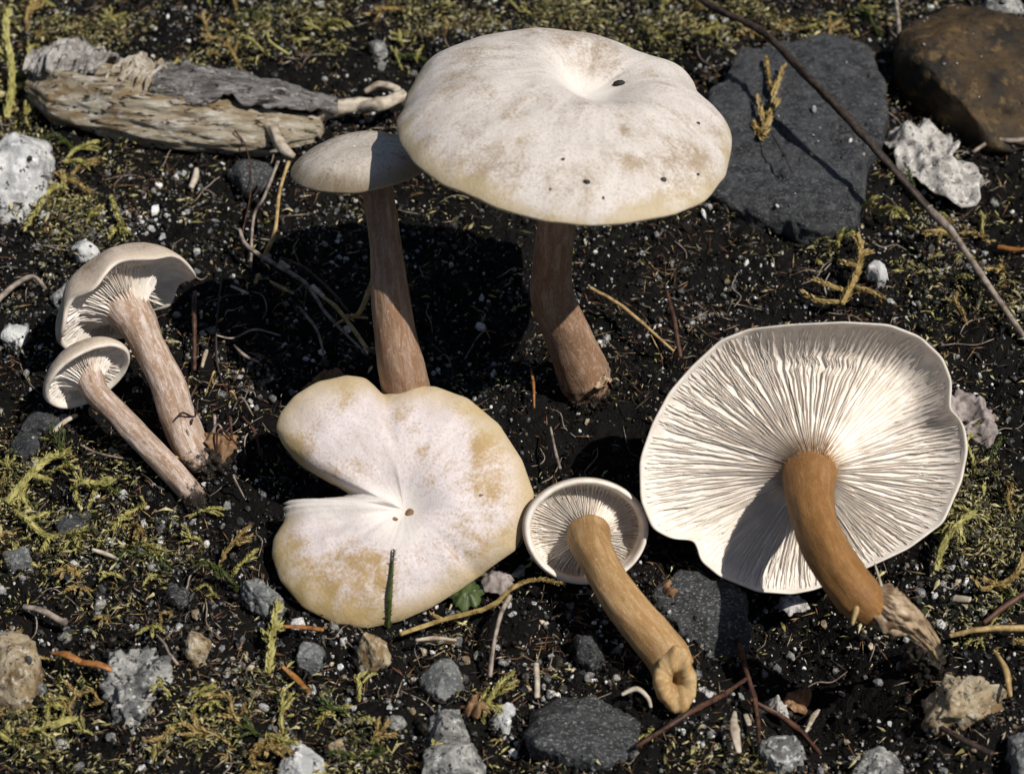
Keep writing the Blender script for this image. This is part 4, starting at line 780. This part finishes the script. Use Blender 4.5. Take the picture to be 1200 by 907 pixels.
for px, py, d, k in [(145, 582, 18, 0), (40, 545, 20, 0), (133, 530, 14, 0), (50, 532, 10, 3), (180, 667, 20, 2), (165, 648, 16, 1), (2, 693, 18, 0), (76, 750, 22, 2), (310, 832, 20, 0), (300, 815, 14, 3), (280, 830, 12, 0), (218, 815, 14, 0), (73, 875, 16, 0), (92, 900, 18, 1), (130, 865, 14, 2), (645, 815, 16, 0), (690, 795, 18, 2), (548, 802, 10, 0),
                     (590, 778, 14, 2), (560, 770, 14, 1), (465, 850, 22, 2), (405, 885, 18, 3), (440, 895, 26, 3), (530, 720, 20, 2), (610, 672, 22, 2), (600, 690, 12, 0), (100, 262, 14, 0), (72, 345, 12, 0), (190, 280, 16, 0), (220, 250, 12, 0), (180, 225, 10, 2), (215, 205, 12, 0), (155, 200, 9, 1), (52, 255, 16, 0), (66, 275, 13, 0), (440, 12, 12, 2), (835, 25, 14, 0), (850, 28, 16, 0), (812, 380, 10, 0), (822, 375, 14, 2), (1165, 240, 16, 2), (1110, 225, 12, 0),
                     (1055, 705, 16, 2), (1078, 697, 18, 2), (1095, 700, 12, 0), (1105, 685, 9, 0), (1165, 632, 8, 0), (1175, 700, 8, 0), (1135, 737, 9, 0), (1180, 738, 12, 0), (925, 770, 16, 2), (910, 785, 14, 1), (895, 790, 12, 2), (828, 815, 20, 0), (830, 768, 12, 1), (1000, 890, 16, 2), (320, 470, 16, 1), (310, 450, 14, 2), (300, 480, 12, 1), (260, 465, 16, 2), (250, 390, 16, 1), (232, 320, 14, 1), (340, 770, 12, 1), (230, 745, 12, 0), (445, 65, 26, 2), (447, 80, 18, 2), (508, 78, 9, 0), (485, 88, 14, 2), (540, 33, 7, 0), (30, 845, 14, 1)]:
    pebble(px, py, d, k, rp)
n_ = 0
PZ = [(150, 280, 110, 80, 1), (60, 420, 60, 160, .8), (160, 640, 160, 80, .8), (300, 780, 260, 110, 1), (560, 790, 180, 90, 1), (100, 800, 120, 100, .8), (1100, 700, 100, 70, 1), (1130, 280, 90, 80, .6), (270, 440, 60, 60, .8), (780, 330, 60, 40, .6), (880, 860, 100, 50, .7), (650, 30, 560, 60, .3), (1100, 400, 90, 80, .3), (1050, 880, 120, 40, .5)]
while n_ < 215:
    px, py = rp.uniform(-30, 1230), rp.uniform(-20, 930)
    if hidden(px, py) or rp.random() > max(a*math.exp(-((px-cx)/rx)**2-((py-cy)/ry)**2) for cx, cy, rx, ry, a in PZ): continue
    pebble(px, py, rp.choice([6, 7, 8, 9, 10, 12, 14]), rp.choices([0, 1, 2, 3, 4], [5, 3, 4, 2, 3])[0], rp); n_ += 1

# ------------------------------------------------------------------ what nobody could count
def scatter(name, label, cat, base, F, pts, sc3, tint, mat, seed, smooth=False, tiltmax=math.pi):
    r = np.random.default_rng(seed); n = len(pts); bl = [np.asarray(b) for b in base]; m = len(bl[0]); idx = r.integers(0, len(bl), n); B = np.array(bl)[idx]
    a = r.uniform(0, 6.28, n); b = r.uniform(-tiltmax, tiltmax, n); B = B*sc3[:, None, :]
    y = B[..., 1]*np.cos(b)[:, None]-B[..., 2]*np.sin(b)[:, None]; z = B[..., 1]*np.sin(b)[:, None]+B[..., 2]*np.cos(b)[:, None]; x = B[..., 0]
    V = np.stack([x*np.cos(a)[:, None]-y*np.sin(a)[:, None], x*np.sin(a)[:, None]+y*np.cos(a)[:, None], z], -1)+pts[:, None]
    Fa = (F[None]+(np.arange(n)*m)[:, None, None]).reshape(-1, F.shape[1])
    col = np.concatenate([np.repeat(tint, m, axis=0), np.ones((n*m, 1))], 1)
    return tag(obj(name, V.reshape(-1, 3), Fa, mat, loc=(0, 0, 0), smooth=smooth, attrs={'tint': col}), label, cat, kind='stuff')
def ground_pts(n, r, dens=None, margin=(17.5, 16.5)):
    out = []
    while len(out) < n:
        x = r.uniform(-margin[0], margin[0], 4*n); y = r.uniform(-margin[1], margin[1]+1, 4*n)
        if dens is not None:
            d = np.stack([x, y, x*0], -1)-CAM; dz = d@FWD; px = 600+FPX*(d@RT)/dz; py = 453.5-FPX*(d@UP)/dz
            q = np.stack([x*.55, y*.55, x*0], -1); shade_thin = 1-.97*np.exp(-(((px-970)/100)**2+((py-800)/62)**2)**2)-.7*np.exp(-(((px-650)/70)**2+((py-510)/60)**2)**2); k = r.random(len(x)) < shade_thin*dens(px, py)*np.clip(.7+1.7*fbm(q*1.6, int(n) % 97, 4), .06, 1.9); x, y = x[k], y[k]  # grit, moss and litter thinned where shade falls, so the ground reads black
        out += list(zip(x, y))
    p = np.array(out[:n]); return np.stack([p[:, 0], p[:, 1], gz(p[:, 0], p[:, 1])], -1)
def blobs(Zs, base):
    def f(px, py):
        r = np.full(px.shape, base, float)
        for cx, cy, rx, ry, a in Zs: r = np.maximum(r, a*np.exp(-((px-cx)/rx)**2-((py-cy)/ry)**2))
        return r
    return f
def pick(r, n, pal, wts):
    c = np.array(pal)[r.choice(len(pal), n, p=np.array(wts)/sum(wts))]; return c*r.uniform(.7, 1.25, (n, 1))
r = np.random.default_rng(31)
CH = [chip(IV1, 300+k, 5, .2) for k in range(8)]
n = 42000; p = ground_pts(n, r); s = .040*r.lognormal(0, .55, n); s = np.minimum(s, .16); p[:, 2] += s*.3
ex = []
dust = []
for c_, th_, R_, z_, bv_ in RIM:
    for _ in range(int(16*R_.mean()**2)):
        i_ = r.integers(0, len(th_)); d_ = R_[i_]*math.sqrt(r.random()); h_ = bv_.ray_cast(Vector((c_[0]+d_*math.cos(th_[i_]), c_[1]+d_*math.sin(th_[i_]), 20)), Vector((0, 0, -1)))
        if h_[0] is not None: dust.append(h_[0][:])
dust = np.array(dust)
for c_, th_, R_, z_, bv_ in RIM:
    k_ = int(60*R_.mean()+50); ii = r.integers(0, len(th_), k_); rr_ = R_[ii]*r.uniform(.86, 1.12, k_); q_ = np.stack([c_[0]+rr_*np.cos(th_[ii]), c_[1]+rr_*np.sin(th_[ii]), z_+0*rr_], -1); q_[:, 2] = gz(q_[:, 0], q_[:, 1])+r.uniform(.0, .22, k_); ex.append(q_)
ex = np.vstack(ex); p = np.vstack([p, ex, dust[::2]]); s = np.concatenate([s, np.clip(.06*r.lognormal(0, .4, len(ex)), .03, .15), .03*r.lognormal(0, .5, len(dust[::2]))]); n = len(p)
scatter('soil_crumbs', 'black crumbs of moist soil covering the ground', 'soil', CH, IF1, p, s[:, None]*r.uniform(.6, 1.2, (n, 3)), pick(r, n, [(.006, .005, .004), (.012, .009, .007), (.020, .017, .014), (.055, .05, .046)], [5, 4, 2, .8]), CRUMB, 32)
n = 38000; p = ground_pts(n, r, blobs(PZ, .32)); p[:len(dust[1::2])] = dust[1::2]; s = np.minimum(.018*r.lognormal(0, .75, n), .15); p[:, 2] += s*.4+.004
scatter('grit', 'fine pale grit sprinkled over the dark soil', 'grit', CH, IF1, p, s[:, None]*r.uniform(.6, 1.2, (n, 3)), pick(r, n, [(.75, .74, .71), (.42, .42, .41), (.22, .22, .22), (.5, .42, .3), (.08, .08, .08)], [3.4, 2.6, 2.6, 1.5, 3]), GRIT, 33)
n = 16000; p = ground_pts(n, r, blobs(PZ, .35)); s = np.minimum(.05*r.lognormal(0, .4, n), .13); p[:, 2] += s*.2
scatter('gravel', 'dark and grey stone chips thickly strewn through the soil', 'gravel', CH, IF1, p, s[:, None]*r.uniform(.5, 1.2, (n, 3)), pick(r, n, [(.30, .30, .29), (.12, .125, .125), (.03, .032, .033), (.24, .19, .12), (.6, .6, .58)], [1.4, 3, 6, 1.1, 1.0]), GRIT, 36)
leafv = []
for k in range(6):
    q = np.random.default_rng(500+k); c = q.uniform(.2, .5); leafv.append(np.array([(-1, 0, 0), (-.2, .22, c*.3), (1, 0, .3*q.normal()), (-.2, -.22, c*.3), (0, 0, c)]))
LF = np.array([(0, 4, 1), (1, 4, 2), (2, 4, 3), (3, 4, 0)])
n = 46000; p = ground_pts(n, r, blobs(MZ, .03)); s = .048*r.lognormal(0, .5, n); p[:, 2] += r.uniform(0, .30, n)
scatter('moss_carpet', 'tiny yellow green moss leaves growing over the soil', 'moss', leafv, LF, p, s[:, None]*np.stack([np.ones(n), r.uniform(.7, 1.5, n), np.ones(n)], 1), pick(r, n, [(.34, .30, .10), (.17, .155, .045), (.05, .055, .016), (.52, .46, .24), (.12, .07, .025), (.02, .02, .01)], [4, 3, 3.5, 4, 2, 5]), MOSSV, 34, tiltmax=1.3)
n = 20000; p = ground_pts(n, r, blobs(PZ+[(690, 480, 60, 80, .4)], .35)); p[:, 2] += r.uniform(.01, .15, n)
scatter('plant_litter', 'crumbled bits of dead needles and stalks on the soil', 'litter', leafv, LF, p, np.stack([.11*r.lognormal(0, .5, n), r.uniform(.03, .07, n), np.full(n, .03)], 1), pick(r, n, [(.35, .24, .11), (.20, .10, .05), (.08, .05, .03), (.5, .42, .3), (.03, .022, .017)], [1.4, 2.5, 3, 1, 3]), LITTER, 35, tiltmax=.8)

rf = random.Random(77); VV = []; FF = []; cnt = 0
for k in range(420):
    x, y = rf.uniform(-13, 13), rf.uniform(-13, 14); L = rf.uniform(.3, 1.3); a = rf.uniform(0, 6.28); q = []
    for j in range(4):
        q.append(np.array((x, y, float(gz(x, y))+rf.uniform(.02, .16)))); x += L/3*math.cos(a); y += L/3*math.sin(a); a += rf.uniform(-.9, .9)
    w_ = rf.uniform(.008, .022); v, f, _ = tube(q, [w_*.6, w_, w_*.5], 4, 10); VV.append(v); FF += [tuple(i+cnt for i in z) for z in f]; cnt += len(v)
tag(obj('root_fibres', np.vstack(VV), FF, TWIGP, loc=(0, 0, 0)), 'hair thin brown root fibres strewn over the soil', 'fibres', kind='stuff')

# ------------------------------------------------------------------ dark crumbs resting on the caps
for k, (px, py, d, h, lab) in enumerate([(726, 99, 15, 1.02, 'large black crumb at the lip of the sunken centre'), (688, 213, 9, .75, 'round black crumb low on the largest cap'), (777, 211, 9, .70, 'black crumb on the largest cap near its stained side'), (818, 205, 6, .6, 'tiny black crumb at the stained side of the largest cap'), (818, 145, 5, .9, 'tiny black speck near the folded rim of the largest cap'), (660, 187, 5, .9, 'tiny black speck above the round crumb'), (645, 222, 4, .7, 'tiny black speck below the pale middle of the largest cap'), (707, 232, 5, .55, 'tiny black speck beside the lower stains of the largest cap')]):
    c, nn = on_cap(rA, px, py); v = chip(IV2, 700+k)*[d*.0092, d*.0075, d*.006]
    tag(obj('soil_crumb', v+c, IF2, CRUMBM), lab, 'crumb')
for k, (px, py, d, lab) in enumerate([(482, 600, 11, 'brown lump standing in for a small hole beside the white middle of the split cap'), (463, 608, 6, 'small dark crumb in the white middle of the split cap'), (564, 580, 5, 'dark speck in the ochre stain of the split cap')]):  # the largest lump is added to stand in for a hole in the cap
    c, nn = on_cap(rC, px, py); v = chip(IV2, 750+k)*[d*.0092, d*.0085, d*.004]; tag(obj('soil_crumb', v+c, IF2, BROWNLF), lab, 'crumb')
